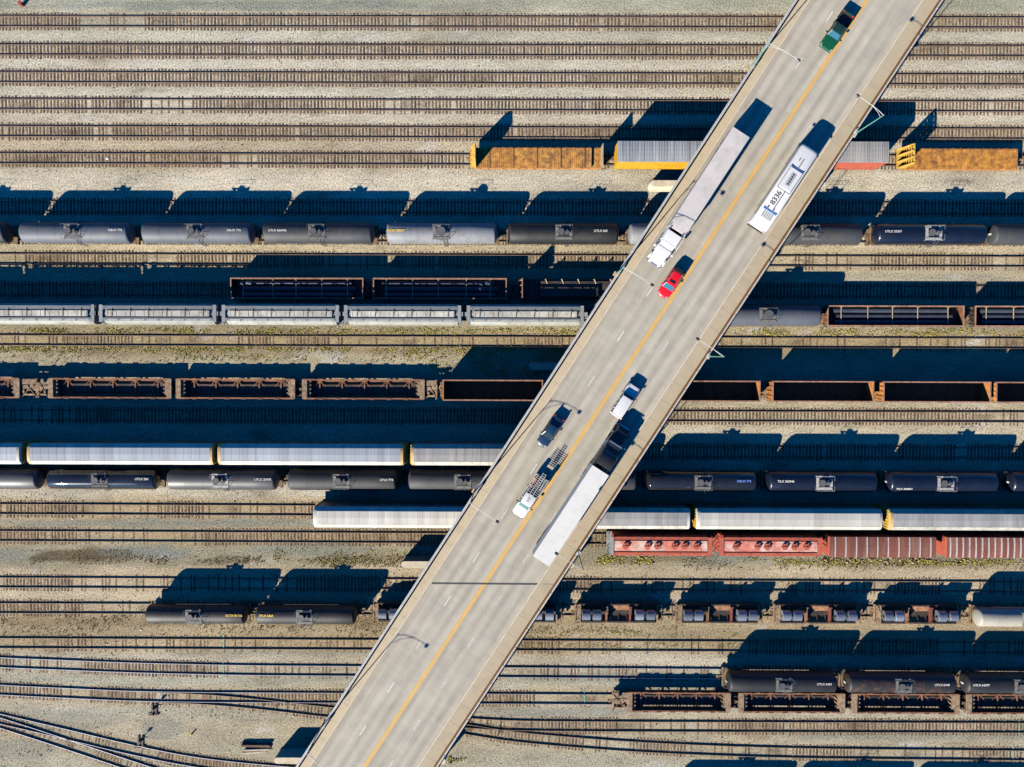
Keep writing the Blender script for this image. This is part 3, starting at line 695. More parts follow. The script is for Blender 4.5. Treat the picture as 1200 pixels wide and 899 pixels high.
@cached
def flatcar_parts(L, steel, lb, rb):
    h = L/2; out = []; zd = 1.15; b = MB(); x = -h
    i = 0
    while x < h-.05:
        w = min(.30 if not steel else .62, h-x); b.box(x+.012, x+w-.012, -1.42+random.uniform(-.03, .03), 1.42+random.uniform(-.03, .03), zd-.08, zd+random.uniform(-.012, .012)); x += w; i += 1
    out.append(('deck', b.mesh('deck'), 'deck'))
    b = MB()
    for s in (-1, 1):
        b.box(-h, h, *sorted((s*1.40, s*1.52)), .65, 1.13); n = int(L/1.1)
        for k in range(n): xx = -h+.6+k*(L-1.2)/(n-1); b.box(xx-.08, xx+.08, *sorted((s*1.52, s*1.62)), .8, 1.1)
    b.box(-h, h, -.4, .4, .5, 1.05); b.box(-h, h, -1.40, 1.40, .95, 1.06); out.append(('underframe', b.mesh('underframe'), 'frame'))
    if not steel:
        b = MB()
        for k in range(5): xx = -h+L*(k+.6)/5.3; b.box(xx-.06, xx+.06, -1.45, 1.45, zd+.012, zd+.07)
        out.append(('deck_chain', b.mesh('chains'), 'dark'))
    for s, kind in ((-1, lb), (1, rb)):
        if not kind: continue
        b = MB(); x = s*h; zt = 4.35
        if kind == 'solid':
            b.prism([(-1.45, zd), (1.45, zd), (1.45, 3.7), (.95, zt), (-.95, zt), (-1.45, 3.7)], x-s*.12, x-s*.02)
            for y in (-1.3, -.65, 0, .65, 1.3):
                b.prism([(x, zd), (x+s*.75, zd), (x+s*.2, zt-.6), (x, zt-.4)], y-.06, y+.06, 'y')
            b.box(*sorted((x-s*.02, x+s*.12)), -1.42, 1.42, 2.4, 2.55); b.box(*sorted((x, x+s*.8)), -1.42, 1.42, zd-.12, zd)
        elif kind == 'thin':
            b.box(*sorted((x-s*.12, x)), -1.45, 1.45, zd, 3.9)
            for y in (-1.3, -.5, .5, 1.3): b.prism([(x, zd), (x+s*.5, zd), (x, 3.6)], y-.06, y+.06, 'y')
            b.box(*sorted((x-s*1.6, x-s*1.5)), -1.4, 1.4, zd, zd+.35)
        else:
            for k in range(8): z = zd+.1+k*.4; b.box(*sorted((x-s*.14, x-s*.02)), -1.45, 1.45, z, z+.27)
            for y in (-1.35, -.45, .45, 1.35): b.prism([(x, zd), (x+s*.95, zd), (x+s*.15, zt), (x, zt)], y-.07, y+.07, 'y')
            b.box(*sorted((x, x+s*1.0)), -1.42, 1.42, zd-.12, zd-.02)
            for k in range(4): z = 1.7+k*.7; b.box(*sorted((x+s*.12, x+s*.24)), -1.42, 1.42, z, z+.12)
        out.append(('bulkhead', b.mesh('bulkhead'), 'bulk%d' % s))
    return out+running_gear(h-1.8, h+.6)

def world_x(tr, px, z):
    x = (px-600)/7.95
    for _ in range(8):
        y, a = track_y(tr, x); q = proj((x, y, z))[0]; x += (px-q)/7.95
    return x
def place(parts, name, label, cat, group, tr, px, z, mats, flip=False, dy=0):
    x = world_x(tr, px, z); y, a = track_y(tr, x)
    root = empty(name, (x, y+dy, 0), a+(math.pi if flip else 0)); tag(root, label, cat, group)
    for p in parts:
        mk = p[2]; o = part(p[0], p[1], mats.get(mk, mk), root)
        if len(p) > 3: o.location = p[3]; o.rotation_euler = (0, 0, p[4])
    return root
def stencil(root, txt, x, y, z, size=.5, m='mark_white', rz=0):
    o = part('reporting_mark', text_mesh(txt, size), m, root); o.location = (x, y, z); o.rotation_euler = (0, 0, rz); return o

# --- tank cars: track, left px, right px, shell material, label, mark(text, px, colour), options
TG = 'tank cars parked in the yard'
TANKS = [
 ('h', -116, 10, 'tank_dark_grey', 'dark grey tank car cut off by the left photo edge, upper tank row', None, {}),
 ('h', 26, 156, 'tank_mid_grey', 'pale blue-grey tank car, leftmost whole one in the upper tank row', ('DBUX 776', 135, 'mark_white'), {}),
 ('h', 168, 298, 'tank_mid_grey', 'pale blue-grey tank car between another pale one and a dark grey one', ('DBUX 776', 274, 'mark_white'), {}),
 ('h', 309, 439, 'tank_dark_grey', 'dark grey tank car with white lettering, just left of the graffiti tank car', ('UTLX 666446', 325, 'mark_white'), {}),
 ('h', 453, 583, 'tank_pale_grey', 'whitish grey tank car with rust along its crest and graffiti by its dome', ('NCIX 30037', 464, 'mark_yellow'), {'dome': 2, 'graffiti': 1}),
 ('h', 596, 724, 'tank_black', 'glossy black tank car with white lettering, between the whitish tank car and the bridge', ('UTLX 665', 704, 'mark_white'), {}),
 ('h', 736, 866, 'tank_pale_grey', 'pale grey tank car whose rounded end shows at the left bridge edge', None, {'dome': 2}),
 ('h', 877, 1011, 'tank_dark_grey', 'dark grey tank car emerging right of the bridge in the upper tank row', None, {}),
 ('h', 1022, 1154, 'tank_navy', 'navy blue tank car with a white platform, upper tank row right of the bridge', ('UTLX 20347', 1047, 'mark_white'), {'plat': 'platform_white'}),
 ('h', 1159, 1290, 'tank_dark_grey', 'dark grey tank car cut off by the right photo edge, upper tank row', None, {'head': 1}),
 ('k', 830, 962, 'tank_mid_grey', 'light grey tank car at the right bridge edge coupled to a black pipe gondola', None, {'dome': 2}),
 ('p', -80, 50, 'tank_steel_grey', 'grey tank car at the left photo edge beside the autoracks', None, {}),
 ('p', 57, 188, 'tank_gloss', 'shiny striped dark and silver tank car beside the leftmost whole autorack', ('UTLX 204', 166, 'mark_white'), {'plat': 'fitting_dark'}),
 ('p', 198, 326, 'tank_steel_grey', 'grey tank car with white dome platform and white lettering beside the autoracks', ('UTLX 20478', 308, 'mark_white'), {'plat': 'platform_white'}),
 ('p', 339, 466, 'tank_dark_grey', 'dark grey tank car above the left end of the lone white autorack', ('UTLX 774', 453, 'mark_white'), {}),
 ('p', 478, 608, 'tank_dark_grey', 'dark grey tank car running under the left bridge edge beside the autoracks', None, {}),
 ('p', 617, 746, 'tank_dark_grey', 'tank car almost hidden under the bridge with only its right end showing', None, {}),
 ('p', 757, 885, 'tank_gloss', 'glossy black tank car with a grey lower stripe, right of the bridge', ('DBUX 774', 872, 'mark_blue'), {}),
 ('p', 897, 1026, 'tank_navy', 'navy tank car with lettering left of its white platform, above the white autorack', ('TILX 360046', 921, 'mark_white'), {'plat': 'platform_white'}),
 ('p', 1036, 1168, 'tank_navy', 'navy tank car with lettering low on its side, second from right in the dark row', ('TILX 360051', 1061, 'mark_white'), {'plat': 'platform_white', 'ty': -.9, 'head': 1}),
 ('p', 1179, 1310, 'tank_navy', 'navy tank car cut off by the right photo edge in the dark row', None, {'head': 1}),
 ('t', 171, 291, 'tank_black', 'short black tank car with yellow lettering at its right end, left of its twin', ('DLTX 81116', 274, 'mark_yellow'), {'small': 1}),
 ('t', 301, 418, 'tank_black', 'short black tank car with yellow lettering at its left end, coupled to a coil car', ('STLX 6363', 312, 'mark_yellow'), {'small': 1}),
 ('t', 1140, 1262, 'tank_white', 'cream white tank car at the right edge coupled to the last coil car', None, {'small': 1, 'plat': 'tank_white', 'nodome': 1}),
 ('v', 850, 980, 'tank_black', 'black tank car, leftmost of the big ones above the right-hand well cars', ('UTLX 6403', 966, 'mark_white'), {'head': 1}),
 ('v', 988, 1119, 'tank_black_rusty', 'black tank car with orange rust blotches above the right-hand well cars', ('UTLX 6448', 1104, 'mark_white'), {'head': 1}),
 ('v', 1125, 1257, 'tank_black', 'black tank car cut off by the right photo edge above the well cars', ('UTLX 64377', 1150, 'mark_white'), {'head': 1}),
 ('off', 775, 905, 'tank_black', 'tank car below the photo edge, leftmost of three, showing only by its shadow', None, {}),
 ('off', 915, 1045, 'tank_black', 'tank car below the photo edge, middle of three, showing only by its shadow', None, {}),
 ('off', 1055, 1185, 'tank_black', 'tank car below the photo edge, rightmost of three, showing only by its shadow', None, {}),
]
for (tr, x0, x1, shell, label, mark, op) in TANKS:
    if op.get('small'): L, r, zc, pit = 14.3, 1.38, 2.5, 16.0
    else: L, r, zc, pit = 15.6, 1.52, 2.75, 17.75
    mats = dict(TANKM); mats['shell'] = shell
    if 'plat' in op: mats['platform'] = op['plat']
    root = place(tank_parts(L, r, zc, pit, op.get('dome', 1)), 'tank_car', label, 'tank car', TG, tr, (x0+x1)/2, zc, mats)
    if mark:
        xm = world_x(tr, mark[1], zc+r); ty = op.get('ty', .18)
        o = stencil(root, mark[0], xm-root.location.x, ty, zc+math.sqrt(r*r-ty*ty)+.035, .46, mark[2])
        o.rotation_euler = (math.asin(-ty/r)*1.0 if abs(ty) > .4 else 0, 0, 0)
        if ty < -.4: o.rotation_euler = (math.asin(-ty/r), 0, 0); o.location.z += .03
    if op.get('head'):
        b = MB(); b.box(-L/2-.43, -L/2-.36, -.12, .12, zc-.1, zc+.5); part('head_stencil', b.mesh('head_stencil'), 'mark_white', root)
    if op.get('graffiti'):
        b = MB(); pts = [(-.9+.13*k, -1.0+.16*math.sin(k*1.9), 0) for k in range(16)]
        pts = [(x, y, zc+math.sqrt(r*r-y*y)+.03) for x, y, z in pts]
        for a, c in zip(pts, pts[1:]): b.bar(a, c, .1, .03)
        part('graffiti', b.mesh('graffiti'), 'spray_black', root)

AG = 'autorack cars'
for tr, x0, x1, roof, rend, door, label in [
  ('o', -198, 27, 'rack_roof', 'rack_roof_white', 'rack_door', 'autorack cut off by the left photo edge with a white roof end'),
  ('o', 28, 253, 'rack_roof', 'rack_tan', 'rack_door', 'pale blue roofed autorack with tan ends, leftmost whole autorack'),
  ('o', 254, 474, 'rack_roof', 'rack_tan', 'rack_door', 'pale blue roofed autorack in the middle of the upper left autorack row'),
  ('o', 479, 702, 'galvanised_grey', 'rack_tan', 'rack_door', 'grey roofed autorack running under the left bridge edge in the upper row'),
  ('q', 367, 585, 'rack_roof_white', 'rack_roof_white', 'rack_door', 'lone white roofed autorack left of the bridge below the grey tank cars'),
  ('q', 590, 810, 'galvanised_grey', 'mark_white', 'rack_door', 'grey roofed autorack with a white end, emerging right of the bridge'),
  ('q', 814, 1037, 'rack_roof_white', 'rack_roof_white', 'yellow_paint', 'cream white roofed autorack above the red hoppers'),
  ('q', 1040, 1263, 'galvanised_grey', 'rack_tan', 'rack_door', 'grey roofed autorack with a tan end at the right photo edge')]:
    place(autorack_parts(27.0), 'autorack_car', label, 'autorack', AG, tr, (x0+x1)/2, 5.5, {'roof': roof, 'eave': 'rack_roof_white' if roof != 'galvanised_grey' else 'hopper_hatch', 'rend': rend, 'screen': 'rack_screen', 'post': 'rack_post', 'door': door, 'frame': 'underframe'})

HM = {'body': 'hopper_grey', 'hatch': 'hopper_hatch', 'latch': 'fitting_dark', 'walk': 'hopper_walk', 'frame': 'underframe'}
for x0, x1, label in [(-169, -32, 'light grey covered hopper beyond the left photo edge, only its shadow showing'), (-26, 112, 'light grey covered hopper at the left photo edge'), (117, 254, 'light grey covered hopper, leftmost whole one of its row'),
                      (261, 397, 'light grey covered hopper directly below the left black pipe gondola'), (404, 540, 'light grey covered hopper directly below the right black pipe gondola'),
                      (547, 684, 'light grey covered hopper touching the left bridge edge')]:
    place(hopper_parts(17.0), 'covered_hopper', label, 'covered hopper', 'light grey covered hoppers', 'k', (x0+x1)/2, 4.3, HM)

RM = {'body': 'red_oxide', 'deck': 'red_faded', 'hatch': 'salmon_red', 'walk': 'red_oxide', 'end-1': 'hopper_walk', 'end1': 'red_oxide', 'frame': 'red_oxide'}
for x0, x1, label, e in [(713, 835, 'red covered hopper with round hatches and a grey end, nearest the bridge', 'hopper_walk'), (841, 964, 'red covered hopper with round hatches between another one and a ribbed red boxcar', 'red_oxide')]:
    m = dict(RM); m['end-1'] = e
    place(round_hatch_hopper_parts(15.1), 'red_hopper', label, 'covered hopper', 'red covered hoppers', 'r', (x0+x1)/2, 4.3, m)
BM = {'side': 'salmon_red', 'roof': 'red_roof', 'rib': 'roof_rib_white', 'frame': 'underframe'}
place(boxcar_parts(15.5, 4.6, 10, .16, 0), 'boxcar', 'red boxcar with ten widely spaced white roof ribs, next to the red hoppers', 'boxcar', 'red boxcars', 'r', (970+1097)/2, 4.3, BM)
place(boxcar_parts(15.9, 4.6, 17, .2, 0), 'boxcar', 'red boxcar with closely spaced white roof ribs at the right photo edge', 'boxcar', 'red boxcars', 'r', (1107+1237)/2, 4.3, BM)
place(boxcar_parts(17.2, 5.0, 16, .06, 1), 'boxcar', 'yellow boxcar with a silver ribbed roof slipping under the bridge', 'boxcar', 'boxcars', 'f', 723+70.5, 4.6, {'side': 'yellow_paint', 'roof': 'galvanised', 'rib': 'galvanised', 'frame': 'underframe'})
place(boxcar_parts(17.0, 5.0, 8, .07, 1), 'boxcar', 'salmon red boxcar with a grey ribbed roof at the right bridge edge', 'boxcar', 'boxcars', 'f', 1040-69, 4.6, {'side': 'salmon_red', 'roof': 'galvanised_grey', 'rib': 'roof_rib_white', 'frame': 'underframe'})

# flatcars with bulkheads
place(flatcar_parts(18.7, 0, 'solid', 'thin'), 'bulkhead_flatcar', 'rusty plank-deck flatcar with a yellow end bulkhead, left of the yellow boxcar', 'flatcar', 'bulkhead flatcars', 'f', 631, 1.2,
      {'deck': 'flat_wood', 'frame': 'flat_rust', 'dark': 'timber_dark', 'bulk-1': 'bulkhead_yellow', 'bulk1': 'bulkhead_tan'})
place(flatcar_parts(17.0, 1, 'slat', None), 'bulkhead_flatcar', 'orange rusted flatcar with a slatted yellow bulkhead, right of the bridge', 'flatcar', 'bulkhead flatcars', 'f', 1126, 1.2,
      {'deck': 'flat_steel', 'frame': 'flat_rust', 'bulk-1': 'bulkhead_yellow'})

# gondolas with pipes
def pipes(root, L, rows, labels, zf=1.02, group='steel pipes in the black gondolas', stakes=True, off=0.):
    h = L/2-1.1; i = 0
    for (y, z, r, dx0, dx1) in rows:
        b = MB(); n = 20; x0, x1 = -h+dx0, h-dx1
        ro = [[(x, y+q*math.cos(2*math.pi*k/n), z+zf+q*math.sin(2*math.pi*k/n)) for k in range(n)] for x, q in ((x0, r-.05), (x0, r), (x1, r), (x1, r-.05))]
        b.loft(ro, False)
        ri = [[(x, y+(r-.05)*math.cos(2*math.pi*k/n), z+zf+(r-.05)*math.sin(2*math.pi*k/n)) for k in range(n)] for x in (x0, x1)]
        b.loft(ri, False)
        o = part('steel_pipe', b.mesh('steel_pipe', True), 'pipe_steel'); o.location = root.location; o.rotation_euler = root.rotation_euler
        tag(o, labels[i], 'pipe', group); i += 1
GM = {'wall': 'black_gon', 'endw': 'black_gon', 'rim': 'gon_rim', 'floor': 'black_gon', 'frame': 'underframe'}
PR = [(.92, .42, .4, .1, .8), (.05, .42, .4, .5, .2), (-.85, .42, .4, .3, .6)]
def gon_with_pipes(tr, x0, x1, L, label, where, endw='black_gon'):
    m = dict(GM); m['endw'] = endw
    root = place(gondola_parts(L, 2.6, 0), 'gondola_car', label, 'gondola', 'black gondolas loaded with pipes', tr, (x0+x1)/2, 2.5, m)
    for k in range(5):
        b = MB(); x = -L/2+2+k*(L-4)/4+random.uniform(-.5, .5); b.box(x-.05, x+.05, -1.3, 1.36, 1.86, 1.92); b.box(x-.06, x+.06, 1.32, 1.36, 1.0, 2.4)
        part('load_strap', b.mesh('strap'), 'stake', root)
    pipes(root, L, PR, ['northern steel pipe in the '+where, 'middle steel pipe in the '+where, 'southern steel pipe in the '+where])
gon_with_pipes('j', 269, 427, 19.6, 'black gondola with rusty rim holding pipes, left of its twin', 'left pipe gondola on the shaded track')
gon_with_pipes('j', 436, 595, 19.7, 'black gondola with rusty rim holding pipes, nearer the bridge than its twin', 'pipe gondola nearer the left bridge edge')
gon_with_pipes('k', 967, 1132, 20.2, 'black pipe gondola with an orange rusty right end, right of the bridge', 'orange-ended gondola right of the bridge', 'gon_rust')
gon_with_pipes('k', 1141, 1300, 19.7, 'black pipe gondola cut off by the right photo edge', 'gondola cut by the right photo edge')
# dark stake flatcar next to bridge
root = place(flatcar_parts(18.2, 1, 'thin', None), 'stake_flatcar', 'dark shaded flatcar with a rusty notched end bulkhead, at the left bridge edge', 'flatcar', None, 'j', 683, 1.4, {'deck': 'black_gon', 'frame': 'black_gon', 'bulk-1': 'gon_rim'})
for k in range(5):
    b = MB(); x = -5.6+k*2.4; b.box(x-.07, x+.07, 1.3, 1.45, 1.15, 2.5); b.bar((x, 1.38, 2.45), (x+.25, .8, 2.2), .1); part('stake_post', b.mesh('stake'), 'stake', root)
b = MB()
b.box(-6.3, 6.6, -1.1, 1.15, 1.16, 2.2); o = part('dark_crate_load', b.mesh('load'), 'black_gon'); o.location = root.location; o.rotation_euler = root.rotation_euler
tag(o, 'long dark covered load on the shaded stake flatcar by the bridge', 'flatcar load')
b = MB()
for k in range(5): y = .3+k*.19; b.box(4.6, 7.2, y-.06, y+.06, 2.2, 2.3)
o = part('board_stack', b.mesh('boards'), 'hopper_walk'); o.location = root.location; o.rotation_euler = root.rotation_euler
tag(o, 'grey slatted boards on top of the dark flatcar load', 'boards')

# well cars
WM = {'wall': 'well_rust', 'rim': 'well_rust', 'brace': 'well_rust', 'floor': 'black_gon', 'plat': 'well_pale'}
def well(tr, x0, x1, pl, pr, label, dy=0):
    Lt = (x1-x0)/7.84; Lw = round(Lt-pl-pr, 1)
    cx = (x0+x1)/2+(pl-pr)*7.84/2
    place(well_parts(pl, pr, Lw), 'well_car', label, 'well car', 'empty container well cars', tr, cx, 1.5, WM, dy=dy)
well('m', -112, 43, .8, 3.3, 'empty rusty well car cut off by the left photo edge')
well('m', 43, 202, 2.5, .9, 'empty rusty well car, leftmost whole one of the mid photo row')
well('m', 205, 347, .9, .9, 'empty rusty well car between two others in the mid photo row')
well('m', 353, 512, .9, 2.6, 'empty rusty well car coupled to the brown gondola left of the bridge')
well('w', 717, 858, 3.0, .9, 'empty rusty well car, leftmost of the lower right well cars', .2)
well('w', 864, 992, .9, .9, 'empty rusty well car below the leftmost big black tank car', .2)
well('w', 997, 1126, .9, .9, 'empty rusty well car below the rust-blotched black tank car', .2)
well('w', 1131, 1262, .9, .9, 'empty rusty well car cut off by the lower right photo edge', .2)
BG = {'wall': 'gon_rust', 'endw': 'flat_rust', 'rim': 'gon_rim', 'floor': 'gon_rust', 'frame': 'underframe'}
for x0, x1, label in [(519, 636, 'empty brown gondola left of the bridge behind the well cars'), (775, 891, 'empty brown gondola emerging right of the bridge'), (905, 1024, 'empty brown gondola with pale left end, second right of the bridge'),
                      (1035, 1161, 'empty brown gondola with ribbed orange left end, third right of the bridge'), (1167, 1290, 'empty brown gondola cut off by the right photo edge')]:
    place(gondola_parts(round((x1-x0)/7.98, 1), 3.5, 0), 'brown_gondola', label, 'gondola', 'empty brown gondolas', 'm', (x0+x1)/2, 3.4, BG)

# coil cars and their coils
CMt = {'side': 'black_gon', 'trough': 'coil_cradle', 'stop': 'cradle_red', 'plat': 'well_pale'}
ORD = ['coil car nearest the two short black tank cars', 'coil car mostly under the bridge', 'coil car just right of the bridge', 'coil car third from right in its row', 'coil car second from right in its row', 'coil car next to the cream white tank car']
POS = ['leftmost', 'second from left', 'second from right', 'rightmost']
for i, (x0, x1) in enumerate([(434, 542), (552, 662), (672, 778), (789, 898), (906, 1011), (1023, 1130)]):
    root = place(coilcar_parts(12.0), 'coil_car', 'rusty '+ORD[i], 'coil car', 'coil cars', 't', (x0+x1)/2, 1.5, CMt)
    for j, cx in enumerate((-5.0, -3.35, 3.0, 4.75)):
        rr = .82+random.uniform(-.04, .05); b = MB(); n = 28; w = .62
        cx += random.uniform(-.08, .08)
        def rg(x, q): return [(x, q*math.cos(2*math.pi*k/n), 1.42+rr+q*math.sin(2*math.pi*k/n)-.18) for k in range(n)]
        b.loft([rg(cx-w, .3), rg(cx-w, rr-.03), rg(cx-w+.03, rr), rg(cx+w-.03, rr), rg(cx+w, rr-.03), rg(cx+w, .3), rg(cx-w, .3)], False)
        o = part('steel_coil', b.mesh('steel_coil', True), 'coil'); o.location = root.location; o.rotation_euler = root.rotation_euler
        tag(o, POS[j]+' steel coil on the '+ORD[i], 'steel coil', 'steel coils on the coil cars')

# ------------------------------------------------------------------ bridge
A, B = P(1016, 0, 11.4), P(427, 899, 9.4)
BO = (A+B)/2; EX = (A-B).normalized(); EY = Vector((0, 0, 1)).cross(EX).normalized(); EZ = EX.cross(EY)
BM4 = Matrix((EX, EY, EZ)).transposed().to_4x4(); BM4.translation = BO
BI = BM4.inverted()
def duv(px, py, h=0.):
    o = BI @ Vector((0, 0, CH)); d = BI.to_3x3() @ ray(px, py); t = (h-o.z)/d.z
    return o.x+d.x*t, o.y+d.y*t
def vavg(xa, xb, h): return (duv(xa, 30, h)[1]+duv(xb, 824, h)[1])/2
V_LO, V_LI, V_LK = vavg(915.4, 394.2, 1.0), vavg(918.5, 397.5, .9), vavg(932.5, 410.5, .15)
V_RK, V_RI, V_RO = vavg(1063, 535.4, .15), vavg(1084, 553.8, .15), vavg(1088.7, 558.7, 1.0)
UA, UB = -105, 105
bridge = empty('road_bridge'); bridge.matrix_world = BM4
tag(bridge, 'long concrete road bridge crossing diagonally over the rail yard', 'bridge')
m, nt, bs = newmat('road_concrete')
tc = nd(nt, 'ShaderNodeTexCoord'); sp = nd(nt, 'ShaderNodeSeparateXYZ'); nt.links.new(tc.outputs['Object'], sp.inputs[0])
f1 = noise_fac(nt, .55, 6, (.045, 1.5, 1), 'Object', .7); f2 = noise_fac(nt, .35, 6, (1, 1, 1), 'Object'); f3 = noise_fac(nt, 9, 3, None, 'Object')
wv = nd(nt, 'ShaderNodeMath', operation='MULTIPLY'); nt.links.new(sp.outputs['Y'], wv.inputs[0]); wv.inputs[1].default_value = 2*math.pi/1.62
sn = nd(nt, 'ShaderNodeMath', operation='SINE'); nt.links.new(wv.outputs[0], sn.inputs[0])
ml = nd(nt, 'ShaderNodeMath', operation='MULTIPLY_ADD'); fm = noise_fac(nt, .035, 3, (1, 1, 1), 'Object'); fmr = ramp(nt, fm, .35, .65, (.035, .035, .035, 1), (.19, .19, .19, 1))
nt.links.new(sn.outputs[0], ml.inputs[0]); nt.links.new(fmr, ml.inputs[1]); nt.links.new(f1, ml.inputs[2])
c = ramp(nt, ml.outputs[0], .30, .66, (.266, .24, .19, 1), (.358, .328, .264, 1))
c = mix(nt, 1., c, ramp(nt, f2, .3, .7, (.86, .86, .87, 1), (1.09, 1.09, 1.08, 1)), 'MULTIPLY')
f5 = noise_fac(nt, 1.1, 5, (.25, 1, 1), 'Object', .7); c = mix(nt, ramp(nt, f5, .58, .74), c, mix(nt, .4, c, (.11, .10, .085)))
c = mix(nt, 1., c, ramp(nt, f3, .3, .7, (.95, .95, .95, 1), (1.05, 1.05, 1.05, 1)), 'MULTIPLY')
wx = nd(nt, 'ShaderNodeMath', operation='MULTIPLY_ADD'); nt.links.new(sp.outputs['X'], wx.inputs[0]); wx.inputs[1].default_value = 2*math.pi/1.25; wx.inputs[2].default_value = .4
sx = nd(nt, 'ShaderNodeMath', operation='SINE'); nt.links.new(wx.outputs[0], sx.inputs[0])
c = mix(nt, 1., c, ramp(nt, sx.outputs[0], 0, 1, (.985, .985, .985, 1), (1.01, 1.01, 1.01, 1)), 'MULTIPLY')
nt.links.new(c, bs.inputs['Base Color']); bs.inputs['Roughness'].default_value = .9; MAT['road_concrete'] = m
def bpart(name, b, mt, smooth=False): return part(name, b.mesh(name, smooth), mt, bridge)
b = MB().box(UA, UB, V_LK-.001, V_RK, -.22, 0) if V_LK < V_RK else MB().box(UA, UB, V_RK, V_LK, -.22, 0)
bpart('roadway', b, 'road_concrete')
bpart('deck_slab', MB().box(UA, UB, V_RO+.12, V_LO-.12, -.5, -.221), 'concrete_pier')
for s, vk, vi, vo in ((1, V_LK, V_LI, V_LO), (-1, V_RK, V_RI, V_RO)):
    bpart('kerb', MB().box(UA, UB, *sorted((vk, vk+s*.16)), -.2, .15), 'kerb')
    b = MB(); u = UA
    while u < UB: b.box(u, min(u+2.98, UB), *sorted((vk+s*.161, vo)), -.2, .145); u += 3.0
    bpart('sidewalk', b, 'sidewalk')
    if s > 0:
        b = MB(); b.prism([(vo-.02, .14), (vo-.02, 1.36), (vo-.17, 1.36), (vo-.2, .14)], UA, UB); bpart('parapet', b, 'parapet_shaded')  # shade of the inner face is put into the parapet's dark colour
        b = MB(); b.box(UA, UB, *sorted((vo-.16, vo+.16)), 1.361, 1.42); bpart('handrail', b, 'platform_white')
        b = MB(); b.box(UA, UB, *sorted((vo-.44, vo-.2)), .146, .152); bpart('parapet_shade_strip', b, 'joint_and_shade')  # dark strip laid on the sidewalk as the parapet's painted shadow
    else:
        b = MB(); b.prism([(vi, .14), (vi-.03, .98), (vo+.12, .98), (vo+.10, .14)], UA, UB); bpart('parapet', b, 'rail_brown')
        b = MB(); b.box(UA, UB, vo-.02, vo+.13, .981, 1.06)
        u = UA+1
        while u < UB: b.box(u-.04, u+.04, vo-.03, vo+.16, .3, 1.1); u += 3.05
        bpart('handrail', b, 'aluminium')
# markings
def vline(ya, yb): return (duv(ya[0], ya[1])[1]+duv(yb[0], yb[1])[1])/2
vy = (duv(1016, 0)[1]+duv(427, 899)[1])/2
b = MB()
for d in (-.17, .17): b.box(UA, UB, vy+d-.115, vy+d+.115, .004, .007)
bpart('centre_line', b, 'line_yellow')
b = MB(); b.box(UA, UB, vy-.06, vy+.06, .004, .006); bpart('centre_line', b, mat('line_faded', (.50, .31, .10), .8, 0, .1, 2, (.38, .28, .15), .5, 1.5))
for pa, pb, mt in (((973, 20.5), (457, 805), 'line_white'), ((1015.5, 49), (519.5, 800), 'line_worn')):
    (ua, va), (ub, vb) = duv(*pa), duv(*pb); st = (ub-ua)/15; va = (va+vb)/2
    for k in range(-4, 22):
        u = ua+st*k; bpart('lane_dash', MB().box(u-.85, u+.85, va-.07, va+.07, .004, .007), mt)
# expansion joint over a pier (skew to the deck, parallel with the tracks)
a, c = duv(506, 683.5), duv(634, 684.5)
b = MB(); b.bar((a[0], a[1], .006), (c[0], c[1], .006), .26, .004); bpart('expansion_joint', b, 'joint_and_shade')
a2 = duv(656, 684.7, .15); a1 = duv(636, 684.5, .15)
b = MB(); b.bar((a1[0], a1[1], .148), (a2[0], a2[1], .148), .05, .006); bpart('expansion_joint', b, 'joint_and_shade')
# girders
for k in range(6):
    v = V_RO+1.2+k*(V_LO-V_RO-2.4)/5; b = MB(); b.box(UA, UB, v-.25, v+.25, -.56, -.501); b.box(UA, UB, v-.04, v+.04, -1.7, -.56); b.box(UA, UB, v-.3, v+.3, -1.76, -1.70); bpart('girder', b, 'girder')
# piers: crash wall + columns + cap, parallel with the tracks; part of the bridge
BW = bridge.matrix_world.inverted()
for (px, py) in ((762, 215), (620, 429.5), (470, 661.5), (321, 891.5)):
    hw = 1.6 if px == 620 else 2.38; w = P(px, py, hw); ang = .004; Lw = 25.8
    pier = part('pier', MB().box(0, .01, 0, .01, 0, .01).mesh('pier'), 'concrete_pier', bridge)
    b = MB(); pts = []
    for k in range(9): t = math.pi/2+math.pi*k/8; pts.append((.55+.55*math.cos(t), .55*math.sin(t)))
    for k in range(9): t = -math.pi/2+math.pi*k/8; pts.append((Lw-.55+.55*math.cos(t), .55*math.sin(t)))
    b.loft([[(x, y*f, z) for x, y in pts] for z, f in ((-.1, 1.35), (.25, 1.3), (.3, 1.0), (hw-.08, .92), (hw, .84))])
    dz = BO.z+(w.x*EX.x+w.y*EX.y)*EX.z
    for k in range(5):
        x = 5.8+k*3.7; b.disc((x, 0), .5, hw-.1, 7.4, 18)
    b.box(5.0, 21.5, -.65, .65, 7.3, 8.35)
    pier.data = b.mesh('pier', True); pier.material_slots[0].link = 'OBJECT'; pier.material_slots[0].material = MAT['concrete_pier']
    pier.matrix_parent_inverse = BW; pier.location = (w.x, w.y, 0); pier.rotation_euler = (0, 0, -ang)

